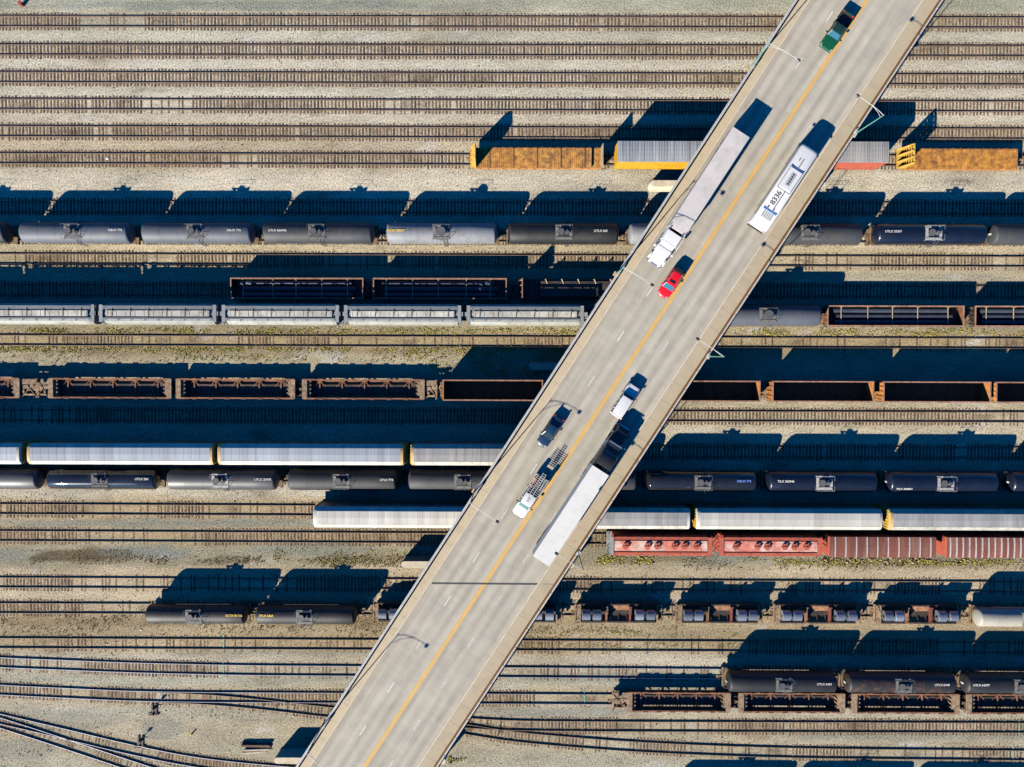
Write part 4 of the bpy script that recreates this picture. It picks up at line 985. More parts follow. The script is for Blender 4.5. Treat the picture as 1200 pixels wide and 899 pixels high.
# street lamps
@cached
def lamp_meshes():
    H = 8.9; pole = MB().tube([(0, 0, -.9), (0, 0, 2.5), (0, 0, H)], .11, 10, .06).mesh('pole', True)
    arm = MB()
    arm.tube([(0, 0, H-.15), (0, .8, H+.15), (0, 2.0, H+.35), (0, 3.3, H+.42), (0, 4.0, H+.38)], .042, 8, .032)
    arm.tube([(0, 0, H-1.0), (0, .7, H-.35), (0, 1.6, H+.2), (0, 2.0, H+.33)], .028, 8)
    hd = MB(); hd.loft([[(x*f, 4.0+y, H+z) for x, y in ((-.15, -.1), (.15, -.1), (.2, .1), (.16, .36), (-.16, .36), (-.2, .1))] for z, f in ((.24, .7), (.3, 1), (.42, 1), (.5, .6))])
    br = MB(); br.box(-.3, .3, -.3, .45, -.1, .12); br.box(-.25, .25, .15, .42, .12, 1.2); br.bar((-.3, .2, 1.1), (.5, .25, 1.1), .12)
    return pole, arm.mesh('arm', True), hd.mesh('head', True), br.mesh('bracket')
LL = ['left side lamp highest in the photo', 'left side lamp in front of the red car', 'left side lamp over the lone white autorack end', 'left side lamp cut by the bottom photo edge',
      'right side lamp beside the bus shadow', 'right side lamp over dark mid photo shadows', 'right side lamp behind the white trailer']
for i, (px, py, s) in enumerate([(880, 79, 1), (723, 321.5, 1), (556, 577, 1), (376, 848, 1), (1003.5, 156.5, -1), (829.5, 417, -1), (676.5, 648, -1)]):
    u, v = duv(px, py, .6); v = (V_LO+.16) if s > 0 else (V_RO-.16)
    o = empty('street_lamp'); o.matrix_world = BM4 @ Matrix.Translation((u, v, 0)) @ Matrix.Rotation(math.pi if s > 0 else 0, 4, 'Z')
    tag(o, 'green pole street lamp with white arm, '+LL[i], 'street lamp', 'street lamps along the bridge')
    for nm, me, mt in zip(('pole', 'arm', 'lamp_head', 'bracket'), lamp_meshes(), ('lamp_green', 'aluminium', 'lamp_head', 'bracket' if s > 0 else 'aluminium')): part(nm, me, mt, o)

# ------------------------------------------------------------------ road vehicles (x forward)
def vroot(name, label, cat, px, py, h, fwd, group='vehicles on the bridge'):
    u, v = duv(px, py, h)
    o = empty(name); o.matrix_world = BM4 @ Matrix.Translation((u, v, .005)) @ Matrix.Rotation(0 if fwd > 0 else math.pi, 4, 'Z')
    return tag(o, label, cat, group)
def wheels(o, xs, w, r=.34, wd=.24):
    for x in xs:
        for s in (-1, 1):
            t = part('wheel', MB().tube([(x, s*(w-wd), r), (x, s*w, r)], r, 20).mesh('wheel', True), 'tyre', o)
            part('rim', MB().tube([(x, s*(w-.03), r), (x, s*(w+.012), r)], r*.62, 14).mesh('rim', True), 'rim_alloy', t)
def bsec(w, zb, zt, rr=.16):
    q = [(w*.9, zb), (w*.98, zb+.12), (w, zb+.3*(zt-zb)+.05), (w*.985, zt-rr), (w*.94, zt-rr*.35), (w*.8, zt-.02), (w*.4, zt+.015)]
    return q+[(-y, z) for y, z in reversed(q)]
def body(st, rr=.16):
    b = MB(); b.loft([[(x, y, z) for y, z in bsec(w, zb, zt, rr)] for x, w, zb, zt in st]); return b
def greenhouse(o, glass, paint, xa, xb, xc, xd, w0, w1, z0, z1, pillars=3, gfront=None):
    def ring(x0, x1, w, z, k=.12): return [(x0, w-k, z), (x0-k, w, z), (x1+k, w, z), (x1, w-k, z), (x1, -w+k, z), (x1+k, -w, z), (x0-k, -w, z), (x0, -w+k, z)]
    rings = []
    for t in (0, .5, 1):
        e = t-.06*math.sin(math.pi*t); rings.append(ring(xa+(xb-xa)*t, xd+(xc-xd)*t, w0+(w1-w0)*(t**1.3), z0+(z1-.03-z0)*t))
    F = MB(); Sd = MB(); Bk = MB()
    for i in range(2):
        r0, r1 = rings[i], rings[i+1]
        F.sheet([r0[7], r0[0], r1[0], r1[7]]); Bk.sheet([r0[3], r0[4], r1[4], r1[3]])
        for a, c in ((0, 1), (1, 2), (2, 3), (4, 5), (5, 6), (6, 7)): Sd.sheet([r0[a], r0[c], r1[c], r1[a]])
    part('windscreen', F.mesh('windscreen', True), gfront or glass, o); part('rear_window', Bk.mesh('rear_window', True), glass, o); part('side_window', Sd.mesh('side_window', True), glass, o)
    b = MB(); b.loft([ring(xb+.05, xc-.05, w1+.02, z1-.05, .2), ring(xb+.04, xc-.04, w1+.01, z1, .22), ring(xb-.12, xc+.12, w1-.16, z1+.035, .2)]); part('roof', b.mesh('roof', True), paint, o)
    b = MB()
    for s in (-1, 1):
        b.bar((xa-.02, s*(w0-.06), z0), (xb, s*(w1-.04), z1-.02), .09); b.bar((xd+.02, s*(w0-.06), z0), (xc, s*(w1-.04), z1-.02), .13)
        for k in range(1, pillars):
            t = k/pillars; b.bar((xa+(xd-xa)*t, s*(w0+.005), z0), (xb+(xc-xb)*t, s*(w1+.005), z1-.02), .08)
    part('pillar', b.mesh('pillars'), paint, o)
def lights(o, xf, xr, w, zf, zr, paint):
    for s in (-1, 1):
        part('headlight', MB().prism([(xf-.32, zf-.02), (xf+.0, zf-.05), (xf-.02, zf+.06), (xf-.35, zf+.12)], *sorted((s*(w-.42), s*(w-.06))), 'y').mesh('headlight'), 'lens_clear', o)
        part('tail_light', MB().box(xr-.02, xr+.14, *sorted((s*(w-.28), s*(w-.03))), zr-.12, zr+.12).mesh('tail_light'), 'lens_red', o)
def mirrors(o, x, w, z, paint, sz=.2):
    for s in (-1, 1): part('mirror', MB().box(x-.08, x+.08, *sorted((s*w, s*(w+sz))), z-.02, z+.16).mesh('mirror'), paint, o)

# red hatchback SUV
mat('glass_sky_reflect', (.27, .27, .30), .25, 0, .06, 2)  # bright sky reflection painted into the white semi's windscreen colour
o = vroot('red_car', 'bright red car with a dark sunroof in the lane left of the yellow line', 'car', 786.5, 331.5, .9, -1)
w = .92
part('body', body([(2.28, w*.6, .35, .62), (2.2, w*.8, .28, .74), (1.9, w*.94, .24, .84), (1.4, w, .22, .92), (.85, w, .22, 1.0), (-1.5, w, .22, 1.02), (-2.0, w*.97, .25, 1.0), (-2.2, w*.88, .3, .85), (-2.28, w*.78, .4, .7)]).mesh('body', True), 'car_red', o)
greenhouse(o, 'glass', 'car_red', 1.0, .35, -1.45, -2.0, .86, .68, .98, 1.58, 3, 'glass_blue')
part('sunroof', MB().box(-.38, .05, -.42, .42, 1.60, 1.625).mesh('sunroof'), 'glass', o)
for s in (-1, 1): part('roof_rail', MB().bar((.1, s*.58, 1.64), (-1.3, s*.58, 1.64), .05).mesh('roof_rail'), 'chrome', o)
wheels(o, (1.4, -1.35), .9); lights(o, 2.2, -2.26, w*.92, .72, .85, 'car_red'); mirrors(o, .7, .9, .98, 'car_red')
part('grille', MB().box(2.2, 2.3, -.45, .45, .45, .62).mesh('grille'), 'chrome', o)
# dark blue sedan
o = vroot('blue_sedan', 'dark blue sedan left of the yellow line, ahead of the utility truck', 'car', 644.5, 506, .8, -1)
w = .91
part('body', body([(2.38, w*.55, .35, .6), (2.28, w*.8, .28, .7), (1.9, w*.95, .24, .8), (1.2, w, .22, .88), (.7, w, .22, .92), (-1.4, w, .22, .95), (-1.9, w*.96, .25, .95), (-2.25, w*.86, .3, .88), (-2.38, w*.7, .4, .7)]).mesh('body', True), 'car_blue', o)
greenhouse(o, 'glass', 'car_blue', .95, .2, -.95, -1.75, .84, .62, .9, 1.42, 2)
wheels(o, (1.45, -1.4), .89, .33); lights(o, 2.28, -2.36, w*.9, .68, .85, 'car_blue'); mirrors(o, .65, .88, .9, 'car_blue')
# green pickup
o = vroot('green_pickup', 'dark green pickup truck near the top of the bridge', 'pickup truck', 980.5, 36.5, .9, -1)
w = .97
part('body', body([(2.8, w*.78, .45, .85), (2.7, w*.92, .4, 1.0), (2.3, w, .38, 1.08), (1.2, w, .38, 1.14), (-.75, w, .38, 1.16), (-.78, w, .38, 1.14)]).mesh('body', True), 'car_green', o)
greenhouse(o, 'glass', mat('cab_dark_green', (.008, .03, .02), .3, 0, .1, 1, coat=.6), 1.15, .6, -.55, -.75, .88, .72, 1.12, 1.78, 2, 'glass_blue')
b = MB(); b.box(-2.75, -.8, -.95, -.88, .55, 1.14); b.box(-2.75, -.8, .88, .95, .55, 1.14); b.box(-2.82, -2.75, -.95, .95, .5, 1.14); b.box(-.87, -.8, -.88, .88, .6, 1.14); b.box(-2.75, -.8, -.88, .88, .55, .68); part('bed', b.mesh('bed'), 'cab_dark_green', o)
part('bed_liner', MB().box(-2.74, -.88, -.87, .87, .681, .70).mesh('bed_liner'), 'bed_dark', o)
part('bumper', MB().box(2.76, 2.9, -.9, .9, .5, .72).mesh('bumper'), 'chrome', o); part('bumper', MB().box(-2.98, -2.83, -.9, .9, .5, .7).mesh('bumper'), 'chrome', o)
wheels(o, (1.85, -1.75), .95, .4, .27); lights(o, 2.74, -2.86, w*.95, .92, .9, 'car_green'); mirrors(o, .9, .97, 1.15, 'plastic_black', .26)
# white SUV heading away
o = vroot('white_suv', 'white SUV right of the yellow line, ahead of the black semi truck', 'SUV', 732.5, 470, 1.0, 1)
w = .97
part('body', body([(2.5, w*.75, .42, .85), (2.4, w*.9, .36, 1.0), (2.0, w*.98, .34, 1.06), (1.2, w, .33, 1.12), (-2.1, w, .33, 1.14), (-2.4, w*.96, .38, 1.1), (-2.5, w*.9, .45, .9)]).mesh('body', True), 'car_white', o)
greenhouse(o, 'glass', 'car_white', .95, .5, -2.2, -2.42, .9, .76, 1.1, 1.85, 4)
wheels(o, (1.6, -1.55), .95, .39, .26); lights(o, 2.42, -2.52, w*.95, .92, 1.0, 'car_white'); mirrors(o, .95, .95, 1.12, 'plastic_black', .24)
part('spoiler', MB().box(-2.42, -2.2, -.65, .65, 1.80, 1.86).mesh('spoiler'), 'car_white', o)
# utility truck
o = vroot('utility_truck', 'white crew-cab utility truck with a metal rack and tools behind the cab', 'utility truck', 621, 582, 1.2, -1)
w = 1.0
part('body', body([(3.2, w*.72, .5, .9), (3.05, w*.92, .42, 1.1), (2.6, w, .4, 1.2), (1.7, w, .4, 1.25), (-.55, w, .4, 1.28), (-.58, w, .4, 1.26)]).mesh('body', True), 'car_white', o)
greenhouse(o, 'glass', 'car_white', 1.75, 1.2, -.35, -.55, .92, .80, 1.24, 1.95, 2, mat('glass_teal', (.03, .12, .12), .12, 0, .05, 1))
q = part('roof_number', text_mesh('117', .5), 'mark_dark', o); q.location = (.35, 0, 1.995); q.rotation_euler = (0, 0, math.pi)
b = MB()
for s in (-1, 1): b.box(-3.2, -.62, *sorted((s*.55, s*1.02)), .55, 1.42)
b.box(-3.2, -.62, -.55, .55, .55, .75); part('service_body', b.mesh('service_body'), 'car_white', o)
part('bed_floor', MB().box(-3.18, -.64, -.54, .54, .751, .77).mesh('bed_floor'), 'bed_dark', o)
for s in (-1, 1): part('box_lid', MB().box(-3.0, -.7, *sorted((s*.62, s*.95)), 1.421, 1.44).mesh('box_lid'), 'bed_dark', o)
b = MB()
for s in (-1, 1):
    for x in (-.75, -1.95, -3.1): b.bar((x, s*.85, 1.42), (x, s*.85, 2.35), .06)
    b.bar((-.6, s*.85, 2.35), (-3.4, s*.85, 2.35), .06)
for k in range(9): x = -.75-k*.3; b.bar((x, -.85, 2.35), (x, .85, 2.35), .045)
part('ladder_rack', b.mesh('rack'), 'aluminium', o)
b = MB(); b.bar((-.4, -.35, 2.5), (-3.9, -.35, 2.5), .06); b.bar((-.4, .1, 2.5), (-3.9, .1, 2.5), .06)
for k in range(11): x = -.5-k*.33; b.bar((x, -.35, 2.5), (x, .1, 2.5), .05)
l = part('ladder', b.mesh('ladder'), 'aluminium'); l.matrix_world = o.matrix_world.copy(); tag(l, 'silver ladder lying on the rack of the white utility truck', 'ladder')
b = MB(); b.box(-2.6, -1.9, -.95, -.55, 1.44, 1.75); b.disc((-1.5, -.75), .18, 1.44, 1.9, 12)
l = part('tool_box', b.mesh('gear'), 'orange_gear'); l.matrix_world = o.matrix_world.copy(); tag(l, 'orange work gear on the side bin of the white utility truck', 'tool box')
wheels(o, (2.1, -1.9), .99, .42, .28); lights(o, 3.08, -3.22, w*.95, .98, .95, 'car_white'); mirrors(o, 1.35, 1.0, 1.25, 'plastic_black', .32)
part('bumper', MB().box(3.12, 3.28, -.9, .9, .5, .75).mesh('bumper'), 'plastic_black', o)
# bus
o = vroot('city_bus', 'long white bus with number 8336 and a vent unit on its roof', 'bus', 920.5, 219, 2.9, 1)
h = 6.05; b = MB(); sec = [(1.27, .35), (1.3, .6), (1.3, 2.5), (1.24, 2.85), (1.05, 3.02), (.5, 3.08)]; sec = sec+[(-y, z) for y, z in reversed(sec)]
b.loft([[(x, y*f, .35+(z-.35)*g) for y, z in sec] for x, f, g in ((-h, .95, .96), (-h+.15, 1, 1), (h-.5, 1, 1), (h-.2, .985, .985), (h, .93, .93))]); part('body', b.mesh('body', True), 'bus_white', o)
for s in (-1, 1):
    for k in range(8):
        x = -h+1.2+k*1.32; part('window', MB().box(x, x+1.2, *sorted((s*1.295, s*1.312)), 1.35, 2.4).mesh('window'), 'glass', o)
part('windscreen', MB().box(h-.06, h+.03, -1.1, 1.1, 1.1, 2.55).mesh('windscreen'), 'glass', o); part('destination_sign', MB().box(h-.12, h+.0, -.9, .9, 2.62, 2.8).mesh('sign'), 'plastic_black', o)
t = 3.085; b = MB(); cx, hw, hl = 1.05, .95, 1.62
for s in (-1, 1): b.box(cx-hl, cx+hl, *sorted((s*hw, s*(hw+.06))), t-.06, t+.012); b.box(*sorted((cx+s*hl, cx+s*(hl+.06))), -hw, hw, t-.06, t+.012)
part('roof_seam', b.mesh('seam'), 'bus_seam', o)
part('vent_unit', MB().loft([[(cx+x*f, y*f, z) for x, y in ((-1.55, -.9), (1.55, -.9), (1.55, .9), (-1.55, .9))] for z, f in ((t-.03, 1), (t+.12, 1), (t+.18, .93))]).mesh('vent_unit'), 'bus_white', o)
part('vent_panel', MB().box(cx-.95, cx+.95, -.35, .35, t+.181, t+.2).mesh('vent_panel'), 'bus_grille', o)
for k in range(5): part('vent', MB().disc((cx-.7+k*.35, .0), .12, t+.2, t+.225, 12).mesh('vent'), 'plastic_black', o)
part('front_bar', MB().box(cx+1.66, cx+1.72, -1.0, 1.0, t-.02, t+.09).mesh('front_bar'), 'bus_blue', o)
q = part('roof_number', text_mesh('8336', 1.0), 'mark_dark', o); q.location = (-1.95, .28, t+.012)
part('roof_conduit', MB().box(-3.4, -.62, -.34, -.2, t-.05, t+.06).mesh('conduit'), 'bus_seam', o)
part('roof_conduit', MB().box(2.75, 4.2, -.1, .04, t-.05, t+.06).mesh('conduit'), 'bus_seam', o)
part('roof_hatch', MB().box(3.75, 4.2, .35, .5, t-.02, t+.03).mesh('hatch'), 'bus_seam', o)
part('rear_bar', MB().box(-3.95, -3.72, -1.0, 1.0, t-.06, t+.05).mesh('rear_bar'), 'bus_blue', o)
for y in (-.35, .5): part('roof_port', MB().box(-3.72, -3.3, y-.12, y+.12, t-.05, t+.05).mesh('port'), 'bus_seam', o)
b = MB()
for i in range(3):
    for j in range(5): b.box(-5.0+i*.33, -4.72+i*.33, -.75+j*.3, -.5+j*.3, t-.06, t+.012)
part('rear_grille', b.mesh('rear_grille'), 'bus_grille', o)
part('bumper', MB().box(-h-.14, -h+.05, -1.2, 1.2, .4, .75).mesh('bumper'), 'plastic_black', o)
wheels(o, (3.9, -2.9), 1.29, .5, .3); mirrors(o, h-.15, 1.3, 2.2, 'plastic_black', .3)
for s in (-1, 1): part('tail_light', MB().box(-h-.03, -h+.02, *sorted((s*1.0, s*1.15)), 1.0, 1.5).mesh('tail_light'), 'lens_red', o)

def semi(label, px, py, fwd, paint, tmat, hood, cab, slp, trl, gap, trim, name, zT=4.02):
    Lt = hood+cab+slp+gap+trl
    o = vroot(name, label, 'semi truck', px, py, 2.6, fwd); x = Lt/2
    w = 1.05; xf = x
    b = body([(xf, .75, .55, 1.35), (xf-.12, .9, .5, 1.6), (xf-.5, .98, .5, 1.75), (xf-hood+.05, 1.06, .5, 1.95), (xf-hood, 1.06, .5, 1.95)], .3); part('hood', b.mesh('hood', True), paint, o)
    for s in (-1, 1):
        b = MB(); b.prism([(xf-.35, .75), (xf-.5, 1.1), (xf-.8, 1.25), (xf-1.2, 1.2), (xf-1.5, .9), (xf-1.6, .5), (xf-.35, .5)], *sorted((s*.95, s*1.22)), 'y'); part('fender', b.mesh('fender'), paint, o)
        part('headlight', MB().box(xf-.3, xf-.05, *sorted((s*.72, s*1.05)), .95, 1.2).mesh('headlight'), 'lens_clear', o)
    part('grille', MB().box(xf-.05, xf+.04, -.55, .55, .6, 1.5).mesh('grille'), 'chrome', o); part('bumper', MB().loft([[(xf-.15, -1.2, z), (xf+.12, -.8, z), (xf+.16, 0, z), (xf+.12, .8, z), (xf-.15, 1.2, z), (xf-.25, 1.2, z), (xf-.25, -1.2, z)] for z in (.35, .75)]).mesh('bumper'), 'chrome', o)
    x1 = xf-hood; x2 = x1-cab; x3 = x2-slp
    b = MB(); b.loft([[(xx, y, z) for y, z in ((-1.1, .6), (1.1, .6), (1.13, 1.9), (1.0, zt-.12), (.8, zt), (-.8, zt), (-1.0, zt-.12), (-1.13, 1.9))] for xx, zt in ((x1-.001, 2.0), (x1-.55, 2.85), (x1-.9, 2.95), (x2+.02, 3.1))]); part('cab', b.mesh('cab', True), paint, o)
    b = MB(); b.sheet([(x1-.03, -.95, 2.07), (x1-.03, .95, 2.07), (x1-.50, .84, 2.83), (x1-.50, -.84, 2.83)]); part('windscreen', b.mesh('windscreen'), 'glass_sky_reflect' if paint == 'car_white' else 'glass', o)
    for s in (-1, 1): part('side_window', MB().box(x2+.25, x1-.5, *sorted((s*1.10, s*1.135)), 1.95, 2.6).mesh('side_window'), 'glass', o)
    part('visor', MB().box(x1-.5, x1-.28, -.95, .95, 2.86, 2.91).mesh('visor'), trim, o)
    b = MB(); b.loft([[(xx, y, z) for y, z in ((-1.2, .7), (1.2, .7), (1.22, zt-.3), (1.05, zt), (-1.05, zt), (-1.22, zt-.3))] for xx, zt in ((x2-.03, 3.15), (x2-.6, min(3.65, zT-.1)), (x3+.3, zT-.07), (x3, zT-.07))]); part('sleeper_cab', b.mesh('sleeper', True), paint, o)
    part('roof_gap', MB().box(x2-.03, x2+.02, -1.0, 1.0, 2.7, 3.12).mesh('gap'), 'plastic_black', o)
    for s in (-1, 1):
        part('mirror', MB().box(x1-.35, x1-.2, *sorted((s*1.2, s*1.5)), 1.9, 2.5).mesh('mirror'), trim, o)
        part('fuel_tank', MB().tube([(x1-.6, s*1.0, .72), (x3+.2, s*1.0, .72)], .32, 14).mesh('fuel_tank', True), 'chrome', o)
        part('exhaust_stack', MB().tube([(x3-.18, s*.95, .9), (x3-.18, s*.95, 3.6)], .09, 10).mesh('stack', True), 'chrome', o)
        part('side_fairing', MB().box(x3-.45, x3, *sorted((s*1.16, s*1.22)), .8, 3.7).mesh('fairing'), paint, o)
    part('chassis', MB().box(x3-3.4, xf-.5, -.45, .45, .6, .95).mesh('chassis'), 'plastic_black', o)
    wheels(o, (xf-.95,), 1.2, .5, .32); wheels(o, (x3-1.3, x3-2.6), 1.25, .5, .5)
    t1 = x3-gap; t0 = -Lt/2; tr = part('trailer', MB().box(t0, t1, -1.29, 1.29, 1.15, zT).mesh('trailer'), tmat, o)
    b = MB(); b.box(t0-.01, t1+.01, -1.305, 1.305, zT+.001, zT+.05)
    k = t0+.6
    while k < t1-.3: b.box(k-.03, k+.03, -1.25, 1.25, zT+.05, zT+.052); k += 1.22
    part('trailer_roof', b.mesh('trailer_roof'), tmat, tr)
    for s in (-1, 1):
        part('trailer_door', MB().box(t0-.06, t0-.005, *sorted((s*.02, s*1.27)), 1.2, zT-.07).mesh('door'), tmat, tr)
        part('top_rail', MB().box(t0, t1, *sorted((s*1.306, s*1.33)), zT-.12, zT+.06).mesh('top_rail'), 'chrome', tr)
        part('landing_leg', MB().box(t1-2.6, t1-2.45, *sorted((s*.7, s*.85)), .3, 1.15).mesh('leg'), 'plastic_black', tr)
        for xx in (t0+1.4, t0+2.65): part('trailer_wheel', MB().tube([(xx, s*.8, .5), (xx, s*1.27, .5)], .5, 20).mesh('wheel', True), 'tyre', tr)
    part('bogie_frame', MB().box(t0+.3, t0+3.6, -.6, .6, .6, 1.15).mesh('bogie_frame'), 'plastic_black', tr)
    return o
semi('white semi truck with a dull worn white trailer, left of the yellow line', 817.5, 232.5, -1, 'car_white', 'trailer_worn', 1.7, 1.3, 1.5, 15.35, .45, 'car_white', 'white_semi_truck', 3.3)
semi('black semi truck pulling a clean white trailer, right of the yellow line', 683.5, 578.5, 1, 'truck_black', 'trailer_white', 2.2, 1.6, 2.2, 14.6, .55, 'chrome', 'black_semi_truck')

# ------------------------------------------------------------------ small things on the ground
def at(px, py, name, b, mt, label, cat, group=None, rz=0, smooth=False):
    o = part(name, b.mesh(name, smooth), mt); o.location = P(px, py); o.rotation_euler = (0, 0, rz); return tag(o, label, cat, group)
def switch_stand(px, py, label):
    o = empty('switch_stand', P(px, py)); tag(o, label, 'switch stand', 'switch stands')
    b = MB(); b.box(-.7, .2, -.9, -.65, 0, .2); b.box(-.1, .8, -.9, -.65, 0, .2); b.box(-.3, -.05, -.9, .9, 0, .16); b.box(.3, .55, -.9, .9, 0, .16); part('base', b.mesh('base'), 'timber_dark', o)
    b = MB(); b.disc((0, 0), .22, .16, .5, 12); b.tube([(0, 0, .5), (0, 0, 1.3)], .05, 8); b.bar((0, 0, .45), (.9, .25, .3), .07); part('lever', b.mesh('lever'), 'fitting_dark', o)
    b = MB(); b.box(-.25, .25, -.02, .02, 1.1, 1.5); part('target', b.mesh('target'), 'litter_white', o)
switch_stand(180, 831, 'switch stand on dark timbers below the left end of the well car track')
switch_stand(164, 869, 'switch stand on dark timbers above the shiny curved tracks')
b = MB(); b.tube([(0, 0, 0), (0, 0, .5)], .12, 10); b.disc((0, 0), .16, .0, .06, 10); at(225, 860, 'marker_post', b, 'signal_yellow', 'short yellow marker post standing on gravel in the lower left', 'marker post')
for i, (dx, dy, z, L, mt, lb) in enumerate([(0, .5, 0, 4.2, 'timber_dark', 'dark timber at the back of the pile near the bridge'), (.1, .15, 0, 4.4, 'timber_dark', 'dark timber in the middle of the pile near the bridge'), (0, .33, .27, 4.3, 'timber_dark', 'dark timber on top of the pile near the bridge'),
                                       (.2, -.45, 0, 3.9, 'timber_pale', 'pale timber at the front of the pile near the bridge'), (-.2, -.85, 0, 3.6, 'timber_pale', 'pale timber lying lowest beside the pile near the bridge')]):
    b = MB().box(-L/2, L/2, -.14, .14, 0, .26); o = at(300, 875, 'timber', b, mt, lb, 'timber', 'timbers piled near the bridge', R(2*i-4)); o.location += Vector((dx, dy, z))
b = MB(); b.tube([(0, 0, 0), (0, 0, .85)], .29, 16); b.tube([(0, 0, .25), (0, 0, .29)], .31, 16); b.tube([(0, 0, .55), (0, 0, .59)], .31, 16); at(27, 6, 'red_barrel', b, 'barrel_red', 'red steel barrel at the upper left corner', 'barrel', smooth=True)
for px, py, lb in [(262, 753, 'faint teal paint line across the track below the two short black tank cars'), (262, 785, 'faint teal paint line across the curved polished track at left'), (685, 819, 'teal paint line across the track left of the lower well cars'),
                   (1194, 853, 'teal paint line across the second lowest track at the right edge'), (1187, 882, 'teal paint line across the lowest track at the right edge')]:
    b = MB()
    for k in range(7): y = -1.0+k*.32; b.box(-.09+.03*math.sin(k*3), .09+.03*math.sin(k*3), y, y+.26, .048, .056)
    at(px, py, 'paint_line', b, 'paint_teal', lb, 'paint mark', 'teal paint lines across tracks')
def bag(px, py, s, lb):
    s *= .6; b = MB(); n = 9; rings = []
    for z, f in ((0, .8), (.12, 1), (.25, .8), (.34, .35)): rings.append([(f*s*(1+.25*random.uniform(-1, 1))*math.cos(2*math.pi*k/n), f*s*.8*(1+.25*random.uniform(-1, 1))*math.sin(2*math.pi*k/n), z*s*1.6) for k in range(n)])
    b.loft(rings); at(px, py, 'plastic_bag', b, 'litter_white', lb, 'plastic bag', 'pale litter bags', smooth=True)
bag(126, 186, .42, 'pale bag lying between the rails left of the rusty flatcars')
bag(165, 738, .3, 'white bag lying below the short black tank car')
bag(125, 755, .25, 'pale bag lying by the track below the short black tank cars')
bag(129, 787, .25, 'pale bag lying on the curved polished track at left')
bag(149, 860, .22, 'white scrap lying above the shiny curved tracks')
bag(85, 608, .3, 'white scrap lying below the track left of the lone white autorack')
bag(62, 281, .2, 'white scrap lying beside the leftmost whole pale tank car')
bag(760, 784, .25, 'white scrap lying on the track above the lower well cars')

# ------------------------------------------------------------------ weeds, debris (uncountable)
def tufts(name, label, mt, zones):
    b = MB()
    for (x0, x1, y0, y1, n, hh, sp) in zones:
        for _ in range(int(n*2.6)):
            px = random.uniform(x0, x1); py = min(y1, max(y0, random.gauss((y0+y1)/2, (y1-y0)/3.2)))
            if noise.noise((px*.025, py*.09, 4)) < -.05+random.uniform(-.25, .25): continue
            c = P(px, py); s = hh*.62*random.uniform(.5, 1.5)
            for k in range(random.randint(5, 9)):
                a = random.uniform(0, 6.28); r = s*sp*random.uniform(.15, .9); d = Vector((math.cos(a), math.sin(a), 0)); q = c+d*r*.35; t = c+d*r+Vector((0, 0, s*random.uniform(.25, .75)))
                n2 = Vector((-d.y, d.x, 0))*s*random.uniform(.10, .22)
                b.add([q-n2, q+n2, (q+t)/2+n2*1.2+Vector((0, 0, s*.15)), t, (q+t)/2-n2*1.2+Vector((0, 0, s*.15))], [(0, 1, 2, 3, 4)])
    o = part(name, b.mesh(name), mt); tag(o, label, 'weeds', kind='stuff')
tufts('weeds', 'low yellow-green weeds growing along the gravel strips', 'weed_green', [
    (20, 120, 385, 391, 80, .32, 1.2), (120, 690, 385, 392, 420, .30, 1.2), (0, 660, 406, 413, 620, .30, 1.2), (180, 660, 413, 423, 240, .32, 1.2), (880, 1200, 386, 394, 260, .3, 1.2),
    (320, 490, 645, 664, 120, .32, 1.2), (700, 765, 650, 660, 150, .4, 1.2), (880, 1200, 655, 663, 260, .32, 1.2), (1080, 1110, 655, 661, 60, .4, 1.2), (600, 870, 734, 746, 260, .25, 1.2), (600, 870, 751, 761, 180, .22, 1.2),
    (524, 546, 883, 894, 45, .4, 1.2), (600, 870, 675, 690, 120, .25, 1.2), (0, 1200, 676, 684, 70, .2, 1.2), (500, 640, 424, 440, 120, .3, 1.2)])
tufts('dry_weeds', 'brown dry weeds scattered over the gravel', 'weed_dry', [
    (35, 155, 645, 661, 420, .2, 1.2), (150, 310, 652, 662, 150, .3, 1.2), (320, 490, 652, 664, 200, .3, 1.2), (0, 560, 722, 746, 640, .24, 1.1), (0, 170, 715, 730, 120, .22, 1.1), (0, 700, 406, 424, 260, .25, 1.2), (0, 700, 384, 396, 160, .22, 1.2), (0, 1200, 750, 765, 260, .18, 1.1),
    (800, 1200, 652, 668, 260, .3, 1.2), (860, 1200, 386, 396, 140, .22, 1.2), (600, 870, 700, 750, 160, .22, 1.1), (0, 1200, 170, 180, 110, .16, 1), (150, 420, 825, 845, 120, .18, 1), (960, 1130, 650, 662, 50, .6, 1.2), (0, 60, 870, 899, 25, .25, 1.2)])
b = MB()
for _ in range(3600):
    k = random.choice([t[0] for t in TRACKS if t[0] != 'off']); s = TR[k]; p = random.choice(s)
    c = p+Vector((random.uniform(-.3, .3), random.gauss(0, 1.5), 0)); r = .04+.10*random.random()**3
    a = random.uniform(0, 6.28); e = [(c.x+r*random.uniform(.6, 1.5)*math.cos(a+q), c.y+r*random.uniform(.6, 1.3)*math.sin(a+q), -.01) for q in (0, 1.6, 3.2, 4.7)]
    b.add(e+[(c.x, c.y, r*random.uniform(.7, 1.3)+.02)], [(0, 1, 4), (1, 2, 4), (2, 3, 4), (3, 0, 4)])
tag(part('debris', b.mesh('debris'), 'stone_dark'), 'small dark stones and scrap scattered along the tracks', 'debris', kind='stuff')

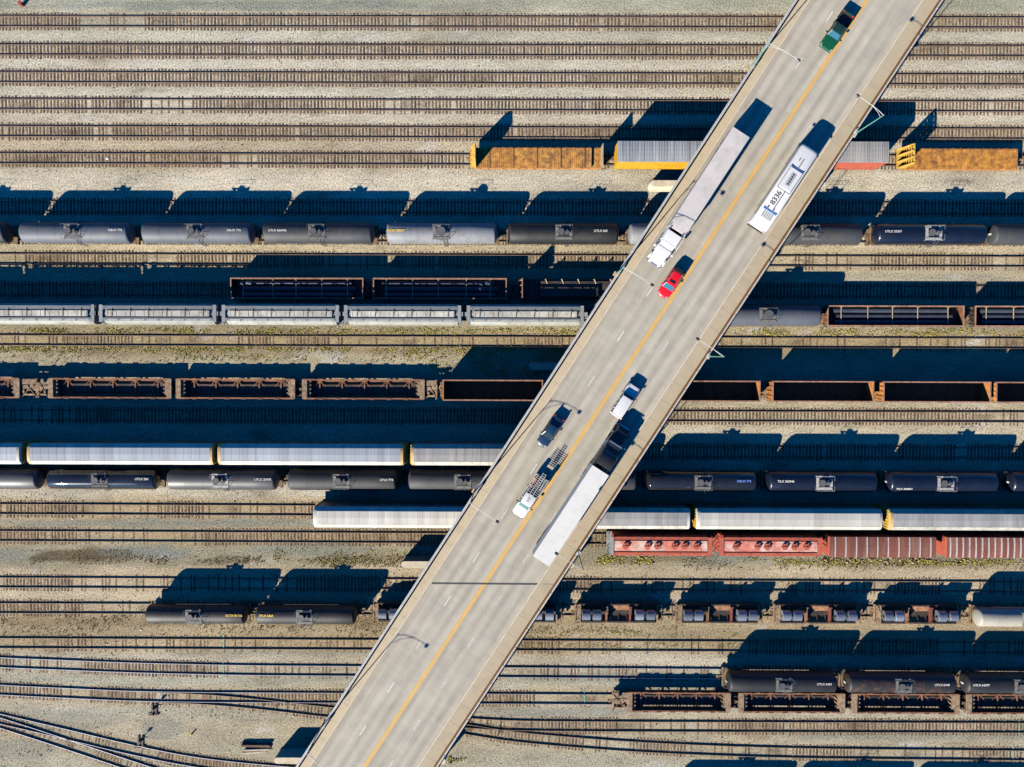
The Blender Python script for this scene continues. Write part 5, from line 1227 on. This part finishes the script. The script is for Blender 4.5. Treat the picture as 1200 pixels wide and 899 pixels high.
b = MB()
mat('gravel_stone', (.36, .345, .305), .95, 0, .9, 3.1, (.12, .105, .085), .45, 4.0, rnd=0)
for _ in range(60000):
    px, py = random.uniform(-20, 1220), random.uniform(-15, 915); c = P(px, py); r = .035+.075*random.random()**2
    if noise.noise((px*.012, py*.05, 8)) < random.uniform(-.5, .35): continue
    a = random.uniform(0, 6.28)
    e = [(c.x+r*random.uniform(.7, 1.4)*math.cos(a+q), c.y+r*random.uniform(.7, 1.4)*math.sin(a+q), -.01) for q in (0, 2.1, 4.2)]
    b.add(e+[(c.x+r*.3*math.cos(a), c.y+r*.3*math.sin(a), r*random.uniform(.8, 1.3)+.01)], [(0, 1, 3), (1, 2, 3), (2, 0, 3)])
tag(part('gravel', b.mesh('gravel'), 'gravel_stone'), 'loose pale gravel stones over the yard', 'gravel', kind='stuff')

# ------------------------------------------------------------------ light, sky, camera
EL, DX, DY = R(27.2), .64, .768
sun = bpy.data.lights.new('sun', 'SUN'); sun.energy = 5.0; sun.angle = R(.5); sun.color = (1, .925, .80)
so = bpy.data.objects.new('sun', sun); COL.objects.link(so)
so.rotation_euler = Vector((DX*math.cos(EL), DY*math.cos(EL), -math.sin(EL))).to_track_quat('-Z', 'Y').to_euler()
W = bpy.data.worlds.new('World'); S.world = W; W.use_nodes = True; nt = W.node_tree
sky = nd(nt, 'ShaderNodeTexSky', sky_type='NISHITA'); sky.sun_disc = False; sky.sun_elevation = EL; sky.sun_rotation = R(219.8)
sky.air_density = 1.0; sky.dust_density = .3; sky.ozone_density = 6.0
bg = nt.nodes['Background']; bg.inputs[1].default_value = .068
nt.links.new(mix(nt, 1., sky.outputs[0], (.03, .54, 1.0), 'MULTIPLY'), bg.inputs[0])
cam = bpy.data.cameras.new('camera'); cam.sensor_width = 36; cam.sensor_fit = 'HORIZONTAL'; cam.lens = FP/1200*36; cam.clip_end = 2000; cam.clip_start = 1
co = bpy.data.objects.new('camera', cam); COL.objects.link(co); co.location = (0, 0, CH); co.rotation_euler = (-TH, 0, 0); S.camera = co
vs = S.view_settings; vs.view_transform = 'Standard'; vs.look = 'None'; vs.gamma = 1; vs.exposure = 1.2; vs.use_curve_mapping = False
S.cycles.max_bounces = 6; S.cycles.diffuse_bounces = 0
